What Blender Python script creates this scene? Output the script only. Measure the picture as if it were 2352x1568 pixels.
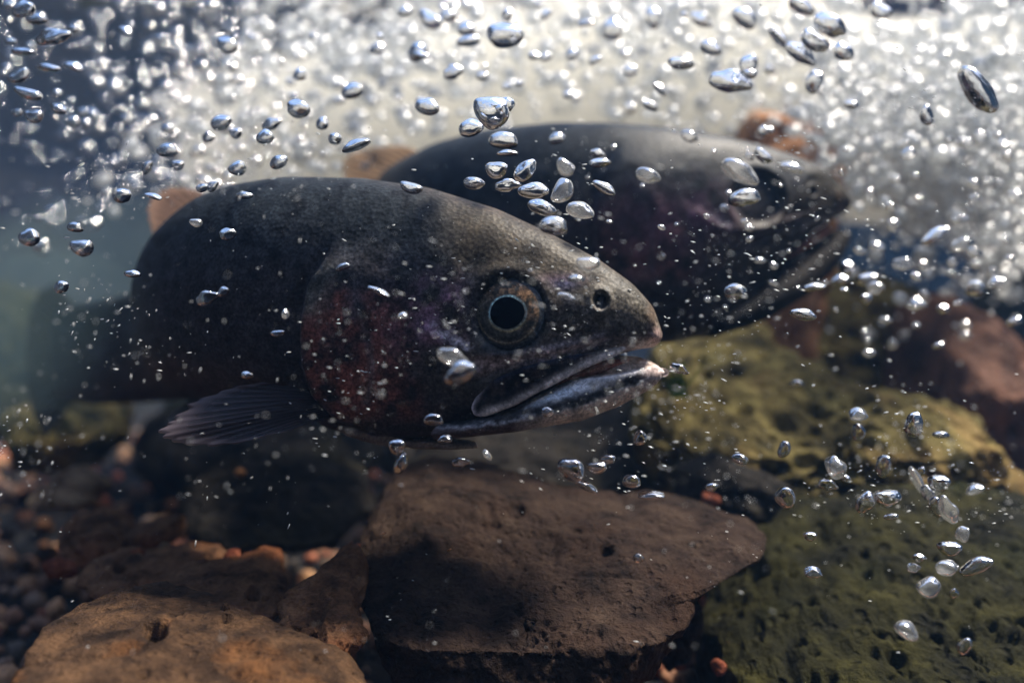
import bpy, math, random
import numpy as np
from mathutils import Vector

# ------------------------------------------------------------------ scene, camera, sky, sun
S = bpy.context.scene
for o in list(bpy.data.objects):
    bpy.data.objects.remove(o)
COL = S.collection
TANH = 0.637                      # tangent of half the horizontal field of view
CZ = 0.165                        # camera height above the stream bed
SURF = CZ + 0.43                 # water surface height

cam = bpy.data.cameras.new('camera')
cam.lens = 18.0 / TANH
cam.sensor_width = 36.0
cam.clip_start = 0.01
cam.clip_end = 200
cam.dof.use_dof = True
cam.dof.focus_distance = 0.262
cam.dof.aperture_fstop = 4.8
camo = bpy.data.objects.new('camera', cam)
COL.objects.link(camo)
camo.location = (0, 0, CZ)
camo.rotation_euler = (math.radians(90), 0, 0)
S.camera = camo

SUN_EL, SUN_AZ = 61.0, 76.0       # azimuth clockwise from +Y (away from the camera)
w = bpy.data.worlds.new('World')
S.world = w
w.use_nodes = True
nt = w.node_tree
sky = nt.nodes.new('ShaderNodeTexSky')
sky.sky_type = 'NISHITA'
sky.sun_disc = False
sky.sun_elevation = math.radians(SUN_EL)
sky.sun_rotation = math.radians(SUN_AZ)
bg = nt.nodes['Background']
bg.inputs[1].default_value = 0.15
nt.links.new(sky.outputs[0], bg.inputs[0])

sl = bpy.data.lights.new('sun', 'SUN')
sl.energy = 4.4
sl.angle = math.radians(11)      # broken up by the churning surface
sl.color = (1.0, 0.91, 0.78)
so = bpy.data.objects.new('sun', sl)
COL.objects.link(so)
e, a = math.radians(SUN_EL), math.radians(SUN_AZ)
sd = Vector((math.cos(e) * math.sin(a), math.cos(e) * math.cos(a), math.sin(e)))
so.rotation_euler = sd.to_track_quat('Z', 'Y').to_euler()

S.view_settings.view_transform = 'Standard'
S.view_settings.look = 'None'
S.view_settings.gamma = 1.0
S.view_settings.use_curve_mapping = False
S.view_settings.exposure = 1.2

S.render.engine = 'CYCLES'
cy = S.cycles
cy.use_denoising = True
cy.max_bounces = 9
cy.diffuse_bounces = 3
cy.glossy_bounces = 4
cy.transmission_bounces = 8
cy.volume_bounces = 3
cy.transparent_max_bounces = 16
cy.sample_clamp_indirect = 6.0
cy.blur_glossy = 0.5

rng = np.random.default_rng(7)
random.seed(7)

# ------------------------------------------------------------------ helpers
def k(D):
    return TANH * D / 1176.0


def P(px, py, D):
    """A point seen at (px, py) of a 2352 x 1568 frame, D metres in front of the camera."""
    px, py, D = np.broadcast_arrays(np.asarray(px, float), np.asarray(py, float), np.asarray(D, float))
    return np.stack([(px - 1176) * k(D), D, CZ + (784 - py) * k(D)], -1)


def project(v):
    return 1176 + v[..., 0] / k(v[..., 1]), 784 - (v[..., 2] - CZ) / k(v[..., 1])


def _hash(i, j, m):
    n = (i * 374761393 + j * 668265263 + m * 1274126177) & 0xffffffff
    n = ((n ^ (n >> 13)) * 1103515245) & 0xffffffff
    n = ((n ^ (n >> 16)) * 2246822519) & 0xffffffff
    return ((n ^ (n >> 15)) & 0xffff) / 65535.0


def vnoise(p):
    p = np.asarray(p, float)
    i = np.floor(p).astype(np.int64)
    f = p - i
    f = f * f * f * (f * (f * 6 - 15) + 10)
    r = 0
    for a_ in (0, 1):
        for b_ in (0, 1):
            for c_ in (0, 1):
                wgt = (f[..., 0] if a_ else 1 - f[..., 0]) * (f[..., 1] if b_ else 1 - f[..., 1]) * (f[..., 2] if c_ else 1 - f[..., 2])
                r = r + wgt * _hash(i[..., 0] + a_, i[..., 1] + b_, i[..., 2] + c_)
    return r * 2 - 1


def fbm(p, octv=4, gain=0.5):
    r, am, fr = 0, 1.0, 1.0
    for q in range(octv):
        r = r + am * vnoise(np.asarray(p) * fr + 17.3 * q)
        am *= gain
        fr *= 2.03
    return r


def sstep(a_, b_, x):
    t = np.clip((x - a_) / (b_ - a_), 0, 1)
    return t * t * (3 - 2 * t)


def mesh_np(name, verts, faces, cols=None, smooth=True):
    verts = np.ascontiguousarray(verts, dtype=np.float32)
    faces = np.ascontiguousarray(faces, dtype=np.int32)
    n = faces.shape[1]
    me = bpy.data.meshes.new(name)
    me.vertices.add(len(verts))
    me.vertices.foreach_set('co', verts.ravel())
    me.loops.add(faces.size)
    me.loops.foreach_set('vertex_index', faces.ravel())
    me.polygons.add(len(faces))
    me.polygons.foreach_set('loop_start', np.arange(0, faces.size, n, dtype=np.int32))
    me.update(calc_edges=True)
    me.validate()
    me.polygons.foreach_set('use_smooth', np.full(len(me.polygons), smooth, dtype=bool))
    if cols is not None:
        at = me.color_attributes.new('Col', 'FLOAT_COLOR', 'POINT')
        c4 = np.ones((len(verts), 4), np.float32)
        c4[:, :3] = cols
        at.data.foreach_set('color', c4.ravel())
    return me


def obj(name, me, mat=None, parent=None, loc=None):
    o = bpy.data.objects.new(name, me)
    COL.objects.link(o)
    if mat is not None and me is not None and not me.materials:
        me.materials.append(mat)
    if loc is not None:
        o.location = loc
    if parent is not None:
        o.parent = parent
        o.matrix_parent_inverse = parent.matrix_basis.inverted()
    return o


def tag(o, label=None, cat=None, group=None, kind=None):
    if label:
        o['label'] = label
    if cat:
        o['category'] = cat
    if group:
        o['group'] = group
    if kind:
        o['kind'] = kind
    return o


def grid_faces(nu, nv, wrap_v=False, off=0):
    i = np.arange(nu - 1)[:, None]
    j = np.arange(nv if wrap_v else nv - 1)[None, :]
    j2 = (j + 1) % nv
    f = np.stack([i * nv + j, i * nv + j2, (i + 1) * nv + j2, (i + 1) * nv + j], -1)
    return f.reshape(-1, 4) + off


def vnormals(v, f):
    n = np.zeros_like(v)
    fn = np.cross(v[f[:, 1]] - v[f[:, 0]], v[f[:, 2]] - v[f[:, 0]])
    for c in range(f.shape[1]):
        np.add.at(n, f[:, c], fn)
    return n / (np.linalg.norm(n, axis=1, keepdims=True) + 1e-12)


def ico(sub):
    import bmesh
    bm = bmesh.new()
    bmesh.ops.create_icosphere(bm, subdivisions=sub, radius=1)
    v = np.array([q.co[:] for q in bm.verts])
    f = np.array([[q.index for q in t.verts] for t in bm.faces])
    bm.free()
    return v, f


def rot_mats(n, amount=math.pi, r=rng):
    ang = r.uniform(-amount, amount, (n, 3))
    cx, sx = np.cos(ang[:, 0]), np.sin(ang[:, 0])
    cyy, sy = np.cos(ang[:, 1]), np.sin(ang[:, 1])
    cz, sz = np.cos(ang[:, 2]), np.sin(ang[:, 2])
    Z, O = np.zeros(n), np.ones(n)
    Rx = np.stack([O, Z, Z, Z, cx, -sx, Z, sx, cx], -1).reshape(-1, 3, 3)
    Ry = np.stack([cyy, Z, sy, Z, O, Z, -sy, Z, cyy], -1).reshape(-1, 3, 3)
    Rz = np.stack([cz, -sz, Z, sz, cz, Z, Z, Z, O], -1).reshape(-1, 3, 3)
    return Rz @ Ry @ Rx


def scatter_mesh(name, base_v, base_f, pts, scales, mats, cols=None):
    """Many small closed pieces joined into one mesh."""
    n, m = len(pts), len(base_v)
    v = base_v[None] * scales[:, None, :]
    v = np.einsum('nij,nmj->nmi', mats, v) + pts[:, None, :]
    f = base_f[None] + (np.arange(n) * m)[:, None, None]
    c = None if cols is None else np.repeat(cols, m, axis=0)
    return mesh_np(name, v.reshape(-1, 3), f.reshape(-1, base_f.shape[1]), c)

# ------------------------------------------------------------------ materials
def new_mat(name):
    m = bpy.data.materials.new(name)
    m.use_nodes = True
    t = m.node_tree
    for n_ in list(t.nodes):
        t.nodes.remove(n_)
    out = t.nodes.new('ShaderNodeOutputMaterial')
    return m, t, out


def N(t, kind, **kw):
    n_ = t.nodes.new('ShaderNode' + kind)
    for a_, b_ in kw.items():
        if a_.startswith('i_'):
            n_.inputs[a_[2:].replace('_', ' ')].default_value = b_
        else:
            setattr(n_, a_, b_)
    return n_


def ramp(t, stops, src=None):
    r = t.nodes.new('ShaderNodeValToRGB')
    el = r.color_ramp.elements
    while len(el) > 1:
        el.remove(el[-1])
    el[0].position = stops[0][0]
    el[0].color = (*stops[0][1], 1)
    for p_, c_ in stops[1:]:
        e_ = el.new(p_)
        e_.color = (*c_, 1)
    if src is not None:
        t.links.new(src, r.inputs[0])
    return r


def mul(t, a_, b_, fac=1.0, mode='MULTIPLY'):
    m = t.nodes.new('ShaderNodeMix')
    m.data_type = 'RGBA'
    m.blend_type = mode
    m.inputs[0].default_value = fac
    t.links.new(a_, m.inputs[6])
    t.links.new(b_, m.inputs[7])
    return m.outputs[2]


def stone_mat(name, c_dark, c_mid, c_light, accent=None, scale=60, pit=220, pit_depth=0.5, rough=0.75, moss=None):
    m, t, out = new_mat(name)
    bs = N(t, 'BsdfPrincipled', i_Roughness=rough)
    bs.inputs['Specular IOR Level'].default_value = 0.1
    tc = N(t, 'TexCoord')
    n1 = N(t, 'TexNoise', i_Scale=scale, i_Detail=8, i_Roughness=0.62)
    n2 = N(t, 'TexNoise', i_Scale=scale * 0.28, i_Detail=5)
    n3 = N(t, 'TexNoise', i_Scale=scale * 9, i_Detail=4, i_Roughness=0.7)
    vo = N(t, 'TexVoronoi', i_Scale=pit, i_Randomness=1.0)
    for q in (n1, n2, n3, vo):
        t.links.new(tc.outputs['Object'], q.inputs['Vector'])
    r1 = ramp(t, [(0.36, c_dark), (0.5, c_mid), (0.64, c_light)], n1.outputs[0])
    c = r1.outputs[0]
    if accent:
        ra = ramp(t, [(0.52, (0, 0, 0)), (0.66, (1, 1, 1))], n2.outputs[0])
        mx = N(t, 'Mix', data_type='RGBA')
        t.links.new(ra.outputs[0], mx.inputs[0])
        t.links.new(c, mx.inputs[6])
        mx.inputs[7].default_value = (*accent, 1)
        c = mx.outputs[2]
    if moss:
        geo = N(t, 'NewGeometry')
        sx = N(t, 'SeparateXYZ')
        t.links.new(geo.outputs['Normal'], sx.inputs[0])
        ad = N(t, 'Math', operation='ADD')
        t.links.new(sx.outputs[2], ad.inputs[0])
        t.links.new(n2.outputs[0], ad.inputs[1])
        rm = ramp(t, [(0.55, (0, 0, 0)), (1.0, (1, 1, 1))], ad.outputs[0])
        mx = N(t, 'Mix', data_type='RGBA')
        t.links.new(rm.outputs[0], mx.inputs[0])
        t.links.new(c, mx.inputs[6])
        mx.inputs[7].default_value = (*moss, 1)
        c = mx.outputs[2]
    rf = ramp(t, [(0.25, (0.45, 0.45, 0.45)), (0.6, (1.15, 1.15, 1.15))], n3.outputs[0])
    c = mul(t, c, rf.outputs[0], 0.85)
    tone = N(t, 'RGB')
    tone.outputs[0].default_value = (0.74, 0.74, 0.74, 1)
    c = mul(t, c, tone.outputs[0], 1.0)
    rp = ramp(t, [(0.0, (0.0,) * 3), (0.16, (0.1,) * 3), (0.30, (1,) * 3)], vo.outputs['Distance'])
    t.links.new(c, bs.inputs['Base Color'])
    ad = N(t, 'Math', operation='MULTIPLY_ADD')
    t.links.new(rp.outputs[0], ad.inputs[0])
    ad.inputs[1].default_value = pit_depth
    t.links.new(n3.outputs[0], ad.inputs[2])
    bp = N(t, 'Bump', i_Strength=1.0, i_Distance=0.0022)
    t.links.new(ad.outputs[0], bp.inputs['Height'])
    t.links.new(bp.outputs[0], bs.inputs['Normal'])
    t.links.new(bs.outputs[0], out.inputs[0])
    return m


M = {}
M['brown'] = stone_mat('brown_stone', (0.01358, 0.007945, 0.006163), (0.04072, 0.02384, 0.01686), (0.06591, 0.04155, 0.02854), accent=(0.05042, 0.02529, 0.0146), scale=55)
M['rust'] = stone_mat('rusty_stone', (0.0297, 0.018, 0.012), (0.0891, 0.0504, 0.029), (0.162, 0.0888, 0.046), accent=(0.297, 0.12, 0.036), scale=75)
M['grey'] = stone_mat('grey_brown_stone', (0.09084, 0.04548, 0.02395), (0.2422, 0.1162, 0.05673), (0.3784, 0.192, 0.09455), accent=(0.2573, 0.09094, 0.03781), scale=70)
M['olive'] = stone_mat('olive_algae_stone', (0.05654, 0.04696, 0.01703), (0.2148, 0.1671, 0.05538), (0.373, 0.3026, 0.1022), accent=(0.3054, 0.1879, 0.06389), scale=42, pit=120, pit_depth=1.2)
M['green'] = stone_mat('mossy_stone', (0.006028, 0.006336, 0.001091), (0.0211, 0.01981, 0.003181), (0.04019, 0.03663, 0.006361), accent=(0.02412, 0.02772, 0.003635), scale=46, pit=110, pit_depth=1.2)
M['red'] = stone_mat('red_stone', (0.10, 0.03, 0.02), (0.30, 0.085, 0.045), (0.42, 0.14, 0.07), scale=80)
M['orange'] = stone_mat('orange_brown_stone', (0.2002, 0.0891, 0.04785), (0.5434, 0.2525, 0.1116), (0.7865, 0.4158, 0.2073), scale=30)
M['redbrown'] = stone_mat('red_brown_stone', (0.04253, 0.02126, 0.01559), (0.1417, 0.06736, 0.04253), (0.2268, 0.1063, 0.06379), accent=(0.07087, 0.04253, 0.03544), scale=18)
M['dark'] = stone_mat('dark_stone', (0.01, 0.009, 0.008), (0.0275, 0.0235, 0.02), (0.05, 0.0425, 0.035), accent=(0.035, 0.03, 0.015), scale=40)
M['tan'] = stone_mat('tan_stone', (0.14, 0.09, 0.055), (0.34, 0.22, 0.13), (0.48, 0.34, 0.2), scale=60)
M['bed'] = stone_mat('bed_gravel', (0.006, 0.007, 0.009), (0.016, 0.017, 0.020), (0.034, 0.032, 0.031), accent=(0.024, 0.023, 0.018), scale=25, pit=90)


def attr_stone():
    m, t, out = new_mat('gravel_stone')
    bs = N(t, 'BsdfPrincipled', i_Roughness=0.75)
    at = N(t, 'Attribute', attribute_name='Col')
    tc = N(t, 'TexCoord')
    n1 = N(t, 'TexNoise', i_Scale=380, i_Detail=5)
    t.links.new(tc.outputs['Object'], n1.inputs['Vector'])
    r = ramp(t, [(0.3, (0.5,) * 3), (0.65, (1.2,) * 3)], n1.outputs[0])
    t.links.new(mul(t, at.outputs[0], r.outputs[0], 1.0), bs.inputs['Base Color'])
    bp = N(t, 'Bump', i_Strength=0.6, i_Distance=0.0008)
    t.links.new(n1.outputs[0], bp.inputs['Height'])
    t.links.new(bp.outputs[0], bs.inputs['Normal'])
    t.links.new(bs.outputs[0], out.inputs[0])
    return m


M['gravel'] = attr_stone()


def skin_mat(name, rough=0.5, scales=True, coat=0.0, speck=0.75):
    m, t, out = new_mat(name)
    bs = N(t, 'BsdfPrincipled', i_Roughness=rough)
    bs.inputs['Specular IOR Level'].default_value = 0.14
    bs.inputs['Coat Weight'].default_value = coat
    bs.inputs['Coat Roughness'].default_value = 0.3
    at = N(t, 'Attribute', attribute_name='Col')
    tc = N(t, 'TexCoord')
    n1 = N(t, 'TexNoise', i_Scale=900, i_Detail=3, i_Roughness=0.7)
    n2 = N(t, 'TexNoise', i_Scale=170, i_Detail=5, i_Roughness=0.6)
    vo = N(t, 'TexVoronoi', i_Scale=620)
    for q in (n1, n2, vo):
        t.links.new(tc.outputs['Object'], q.inputs['Vector'])
    r1 = ramp(t, [(0.34, (0.25,) * 3), (0.5, (0.95,) * 3), (0.68, (2.1,) * 3)], n1.outputs[0])
    r2 = ramp(t, [(0.34, (0.55,) * 3), (0.5, (1.0,) * 3), (0.68, (1.4,) * 3)], n2.outputs[0])
    c = mul(t, at.outputs[0], r1.outputs[0], speck)
    c = mul(t, c, r2.outputs[0], speck)
    t.links.new(c, bs.inputs['Base Color'])
    ad = N(t, 'Math', operation='MULTIPLY_ADD')
    t.links.new(vo.outputs['Distance'], ad.inputs[0])
    ad.inputs[1].default_value = 0.7 if scales else 0.1
    t.links.new(n2.outputs[0], ad.inputs[2])
    bp = N(t, 'Bump', i_Strength=0.35, i_Distance=0.0006)
    t.links.new(ad.outputs[0], bp.inputs['Height'])
    t.links.new(bp.outputs[0], bs.inputs['Normal'])
    t.links.new(bs.outputs[0], out.inputs[0])
    return m


M['skin'] = skin_mat('trout_skin')
M['jaw'] = skin_mat('jaw_skin', rough=0.65, scales=False, speck=0.55)
M['jaw'].node_tree.nodes['Principled BSDF'].inputs['Specular IOR Level'].default_value = 0.04
M['iris'] = skin_mat('iris', rough=0.3, scales=False, coat=0.15, speck=0.8)


def fin_mat():
    m, t, out = new_mat('fin_membrane')
    bs = N(t, 'BsdfPrincipled', i_Roughness=0.45)
    at = N(t, 'Attribute', attribute_name='Col')
    tr = N(t, 'BsdfTranslucent')
    mx = N(t, 'MixShader')
    mx.inputs[0].default_value = 0.5
    t.links.new(at.outputs[0], bs.inputs['Base Color'])
    t.links.new(at.outputs[0], tr.inputs['Color'])
    t.links.new(bs.outputs[0], mx.inputs[1])
    t.links.new(tr.outputs[0], mx.inputs[2])
    tp = N(t, 'BsdfTransparent')
    m2 = N(t, 'MixShader')
    m2.inputs[0].default_value = 0.22
    t.links.new(mx.outputs[0], m2.inputs[1])
    t.links.new(tp.outputs[0], m2.inputs[2])
    t.links.new(m2.outputs[0], out.inputs[0])
    return m


M['fin'] = fin_mat()
m, t, out = new_mat('pupil_black')
bs = N(t, 'BsdfPrincipled', i_Roughness=0.18)
bs.inputs['Base Color'].default_value = (0.002, 0.003, 0.006, 1)
bs.inputs['Specular IOR Level'].default_value = 0.03
t.links.new(bs.outputs[0], out.inputs[0])
M['pupil'] = m

# big bubbles: air inside water, so the light turns the other way (index below one)
m, t, out = new_mat('air_bubble_glass')
g = N(t, 'BsdfGlass', i_Roughness=0.0, i_IOR=0.752)
tc = N(t, 'TexCoord')
n1 = N(t, 'TexNoise', i_Scale=2.2, i_Detail=2)
t.links.new(tc.outputs['Object'], n1.inputs['Vector'])
bp = N(t, 'Bump', i_Strength=0.06, i_Distance=0.3)
t.links.new(n1.outputs[0], bp.inputs['Height'])
t.links.new(bp.outputs[0], g.inputs['Normal'])
t.links.new(g.outputs[0], out.inputs[0])
M['bubble'] = m

# frothy bubbles: mirror rim plus a milky skin of micro-bubbles
def froth(name, milk, rough=0.08):
    m, t, out = new_mat(name)
    fr = N(t, 'Fresnel', i_IOR=0.68)
    tr = N(t, 'BsdfTransparent')
    gl = N(t, 'BsdfGlossy', i_Roughness=rough)
    mx = N(t, 'MixShader')
    t.links.new(fr.outputs[0], mx.inputs[0])
    t.links.new(tr.outputs[0], mx.inputs[1])
    t.links.new(gl.outputs[0], mx.inputs[2])
    df = N(t, 'BsdfDiffuse')
    df.inputs[0].default_value = (0.86, 0.87, 0.86, 1)
    tl = N(t, 'BsdfTranslucent')
    tl.inputs[0].default_value = (0.86, 0.87, 0.86, 1)
    m2 = N(t, 'MixShader')
    m2.inputs[0].default_value = 0.45
    t.links.new(df.outputs[0], m2.inputs[1])
    t.links.new(tl.outputs[0], m2.inputs[2])
    m3 = N(t, 'MixShader')
    m3.inputs[0].default_value = milk
    t.links.new(mx.outputs[0], m3.inputs[1])
    t.links.new(m2.outputs[0], m3.inputs[2])
    t.links.new(m3.outputs[0], out.inputs[0])
    return m


M['froth'] = froth('frothy_bubble', 0.14, 0.05)
M['blue'] = froth('clear_bubble', 0.03, 0.05)


def cloud_mat(name, gloss):
    m, t, out = new_mat(name)
    fr = N(t, 'LayerWeight', i_Blend=gloss)
    df = N(t, 'BsdfDiffuse')
    df.inputs[0].default_value = (0.84, 0.86, 0.87, 1)
    tl = N(t, 'BsdfTranslucent')
    tl.inputs[0].default_value = (0.84, 0.86, 0.86, 1)
    gl = N(t, 'BsdfGlossy', i_Roughness=0.25)
    m2 = N(t, 'MixShader')
    m2.inputs[0].default_value = 0.72
    t.links.new(df.outputs[0], m2.inputs[1])
    t.links.new(tl.outputs[0], m2.inputs[2])
    m3 = N(t, 'MixShader')
    t.links.new(fr.outputs['Facing'], m3.inputs[0])
    t.links.new(m2.outputs[0], m3.inputs[1])
    t.links.new(gl.outputs[0], m3.inputs[2])
    t.links.new(m3.outputs[0], out.inputs[0])
    return m


M['cloud'] = cloud_mat('bubble_swarm', 0.4)
M['milky'] = cloud_mat('milky_bubble', 0.45)
M['speck'] = cloud_mat('fine_bubble', 0.3)  # diffuse white stands in for sun glints on tiny bubbles

m, t, out = new_mat('water_surface')
fr = N(t, 'Fresnel', i_IOR=1.333)
tc = N(t, 'TexCoord')
n1 = N(t, 'TexNoise', i_Scale=26, i_Detail=4)
t.links.new(tc.outputs['Object'], n1.inputs['Vector'])
bp = N(t, 'Bump', i_Strength=0.5, i_Distance=0.012)
t.links.new(n1.outputs[0], bp.inputs['Height'])
tr = N(t, 'BsdfTransparent')
gl = N(t, 'BsdfGlossy', i_Roughness=0.02)
t.links.new(bp.outputs[0], gl.inputs['Normal'])
t.links.new(bp.outputs[0], fr.inputs['Normal'])
mx = N(t, 'MixShader')
t.links.new(fr.outputs[0], mx.inputs[0])
t.links.new(tr.outputs[0], mx.inputs[1])
t.links.new(gl.outputs[0], mx.inputs[2])
t.links.new(mx.outputs[0], out.inputs[0])
M['water'] = m


def volume_mat(name, color, dens, aniso=0.2, absorb=None):
    m, t, out = new_mat(name)
    pv = N(t, 'VolumePrincipled')
    pv.inputs['Color'].default_value = (*color, 1)
    pv.inputs['Density'].default_value = dens
    pv.inputs['Anisotropy'].default_value = aniso
    if absorb:
        pv.inputs['Absorption Color'].default_value = (*absorb, 1)
    t.links.new(pv.outputs[0], out.inputs['Volume'])
    return m


# ------------------------------------------------------------------ setting: bed, water surface
n = 240
gx = np.linspace(-1, 1, n)
gx = np.sign(gx) * (np.abs(gx) ** 2.2) * 7.0
gy = gx + 0.6
X, Y = np.meshgrid(gx, gy, indexing='ij')
R = np.hypot(X, Y - 0.6)
q = np.stack([X, Y, 0 * X], -1)
Z = 0.005 + 0.014 * fbm(q * 7, 4) * sstep(0.1, 0.5, R) + 0.05 * fbm(q * 1.3 + 5, 3) * sstep(0.5, 1.5, R) + 0.85 * sstep(1.75, 2.2, R + 0.12 * fbm(q * 2.2, 3))
Z += 0.10 * sstep(0.9, 1.6, Y) * sstep(-0.2, -1.0, X)
bed = obj('stream_bed', mesh_np('stream_bed', np.stack([X, Y, Z], -1).reshape(-1, 3), grid_faces(n, n)[:, ::-1]), M['bed'])
tag(bed, 'dark gravelly stream bed under the trout', kind='structure')

n = 300
gx = np.linspace(-1, 1, n)
gx = np.sign(gx) * (np.abs(gx) ** 1.8) * 7.2
X, Y = np.meshgrid(gx, gx + 0.6, indexing='ij')
q = np.stack([X, Y, 0 * X], -1)
Z = SURF + 0.016 * fbm(q * np.array([3.0, 5.0, 1]), 4) + 0.004 * fbm(q * 22, 2)
ws = obj('water', mesh_np('water', np.stack([X, Y, Z], -1).reshape(-1, 3), grid_faces(n, n)[:, ::-1]), M['water'])   # normals up
tag(ws, 'rippled water surface seen from below', kind='structure')

# ------------------------------------------------------------------ rocks
def pillow(poly, Dc, thick, tilt=None, nr=70, na=150, box=0.55, amp=0.004, freq=40, pits=0, pit_r=(0.001, 0.003), pit_d=0.7, seed=0, holes=(), drop=0.0, back=1.0):
    """A solid whose outline seen from the front follows POLY (frame pixels), THICK metres deep either way."""
    r = np.random.default_rng(seed)
    poly = np.array(poly, float)
    x, y = poly[:, 0], poly[:, 1]
    x1, y1 = np.roll(x, -1), np.roll(y, -1)
    cr = x * y1 - x1 * y
    A = cr.sum() / 2
    c = np.array([((x + x1) * cr).sum(), ((y + y1) * cr).sum()]) / (6 * A)
    # radial resample
    th = np.linspace(0, 2 * np.pi, na, endpoint=False)
    rad = np.zeros(na)
    for i_ in range(len(poly)):
        p0, p1 = poly[i_] - c, poly[(i_ + 1) % len(poly)] - c
        d = p1 - p0
        den = np.cos(th) * d[1] - np.sin(th) * d[0]
        den = np.where(np.abs(den) < 1e-9, 1e-9, den)
        tt = (p0[0] * d[1] - p0[1] * d[0]) / den
        ss = (p0[0] * np.sin(th) - p0[1] * np.cos(th)) / den
        ok = (ss >= -1e-6) & (ss <= 1 + 1e-6) & (tt > 0)
        rad = np.where(ok & (tt > rad), tt, rad)
    rad = (np.roll(rad, 1) + 2 * rad + np.roll(rad, -1)) / 4
    nf = int(nr * 0.68)
    af = np.linspace(0, 1, nf + 1)[1:]
    ab = np.linspace(1, 0, nr - nf + 2)[1:-1]
    rho = np.sin(np.r_[af, ab] * np.pi / 2) ** 0.85
    sgn_ = np.r_[-np.ones(nf), np.ones(len(ab))]
    nr = len(rho)
    px = c[0] + rho[:, None] * rad[None] * np.cos(th)[None]
    py = c[1] + rho[:, None] * rad[None] * np.sin(th)[None]
    tl = np.zeros_like(px) if tilt is None else tilt(px, py)
    base = Dc + tl
    kk = k(base)
    dz = sgn_ * np.maximum(1 - rho ** (2 / box), 0) ** 0.42
    dep = base + np.where(dz > 0, back, 1.0)[:, None] * dz[:, None] * thick
    v = np.stack([(px - 1176) * kk, dep, CZ + (784 - py) * kk], -1).reshape(-1, 3)
    f = grid_faces(nr, na, wrap_v=True)
    top = v[:na].mean(0)
    bot = v[-na:].mean(0)
    nv = len(v)
    v = np.vstack([v, top, bot])
    j = np.arange(na)
    capa = np.stack([j, (j + 1) % na, np.full(na, nv), np.full(na, nv)], -1)
    capb = np.stack([(nr - 1) * na + (j + 1) % na, (nr - 1) * na + j, np.full(na, nv + 1), np.full(na, nv + 1)], -1)
    tri = np.vstack([f[:, [0, 1, 2]], f[:, [0, 2, 3]], capa[:, :3], capb[:, :3]])[:, ::-1]
    nrm = vnormals(v, tri)
    if np.einsum('ij,ij->i', nrm, v - v.mean(0)).sum() < 0:
        tri = tri[:, ::-1]
        nrm = -nrm
    off = seed * 3.71
    d = amp * fbm(v * freq + off, 4) + amp * 0.35 * fbm(v * freq * 5 + off, 3)
    d -= amp * 0.8 * np.clip(np.abs(vnoise(v * freq * 0.7 + off + 9)) * -6 + 1, 0, 1)
    v = v + nrm * d[:, None]
    if pits:
        idx = r.choice(len(v), pits)
        pr = r.uniform(*pit_r, pits) * r.choice([0.6, 0.8, 1.0, 1.5], pits)
        dd = np.zeros(len(v))
        for i_, rr in zip(idx, pr):
            q_ = v - v[i_]
            s_ = np.einsum('ij,ij->i', q_, q_)
            near = s_ < (rr * 1.3) ** 2
            dd[near] = np.maximum(dd[near], rr * pit_d * 1.6 * (1 - sstep(0.45, 1.25, np.sqrt(s_[near]) / rr)))
        v = v - nrm * dd[:, None]
    for (hx, hy, hr, hd) in holes:
        ux, uy = project(v)
        fr_ = (nrm[:, 1] < 0.2)
        q_ = np.hypot((ux - hx), (uy - hy) * 1.1) / hr
        v = v - nrm * (hd * fr_ * (1 - sstep(0.72, 1.08, q_)))[:, None]
    return v, tri


def recenter(v):
    c = np.array([v[:, 0].mean(), v[:, 1].mean(), v[:, 2].min()])
    return v - c, c


def rock(name, label, mat, poly, Dc, thick, group=None, cat='rock', **kw):
    v, f = pillow(poly, Dc, thick, **kw)
    v, c = recenter(v)
    o = obj(name, mesh_np(name, v, f), M[mat], loc=c)
    return tag(o, label, cat, group)


def slope(edge, s, s2=0.0):
    return lambda px, py: np.where(py < edge, (edge - py) * s, (edge - py) * s2)


rock('rock', 'large dark brown pitted volcanic rock in the centre foreground under the trout', 'brown',
     [(884, 1112), (905, 1072), (990, 1050), (1100, 1068), (1200, 1095), (1290, 1132), (1400, 1140), (1510, 1148), (1600, 1158), (1680, 1182), (1748, 1218),
      (1735, 1250), (1668, 1282), (1580, 1318), (1562, 1385), (1505, 1455), (1480, 1505), (1440, 1560), (1330, 1640), (1050, 1660), (930, 1580), (885, 1490), (862, 1400), (832, 1330), (834, 1230), (868, 1150)],
     0.290, 0.040, tilt=slope(1395, 0.00030, 0.00002), nr=190, na=380, amp=0.0019, freq=48, pits=900, pit_r=(0.0004, 0.0011), seed=1, box=0.42,
     holes=[(1392, 1262, 17, 0.006), (1185, 1170, 22, 0.003), (1540, 1268, 60, 0.0012)])
rock('rock', 'smooth rusty orange-brown rock with a round hole in the bottom left corner', 'rust',
     [(60, 1620), (78, 1510), (140, 1415), (230, 1365), (330, 1350), (420, 1372), (500, 1422), (600, 1460), (700, 1505), (780, 1550), (835, 1620), (845, 1800), (500, 1900), (100, 1850)],
     0.225, 0.028, tilt=slope(1500, 0.00028), nr=170, na=340, amp=0.0016, freq=40, pits=26, pit_r=(0.0006, 0.0012), seed=2, box=0.5,
     holes=[(357, 1446, 27, 0.016), (142, 1385, 14, 0.006), (520, 1420, 11, 0.005), (735, 1512, 13, 0.005)])
rock('rock', 'flat grey-brown stone with one oval hole, behind the rusty corner rock', 'grey',
     [(380, 1330), (430, 1295), (540, 1280), (600, 1255), (640, 1262), (650, 1320), (640, 1400), (610, 1450), (500, 1470), (420, 1420)],
     0.285, 0.016, tilt=slope(1420, 0.0003), nr=90, na=180, amp=0.0016, freq=60, pits=70, pit_r=(0.0005, 0.0012), seed=3, box=0.5, holes=[(582, 1362, 19, 0.006)])
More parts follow.
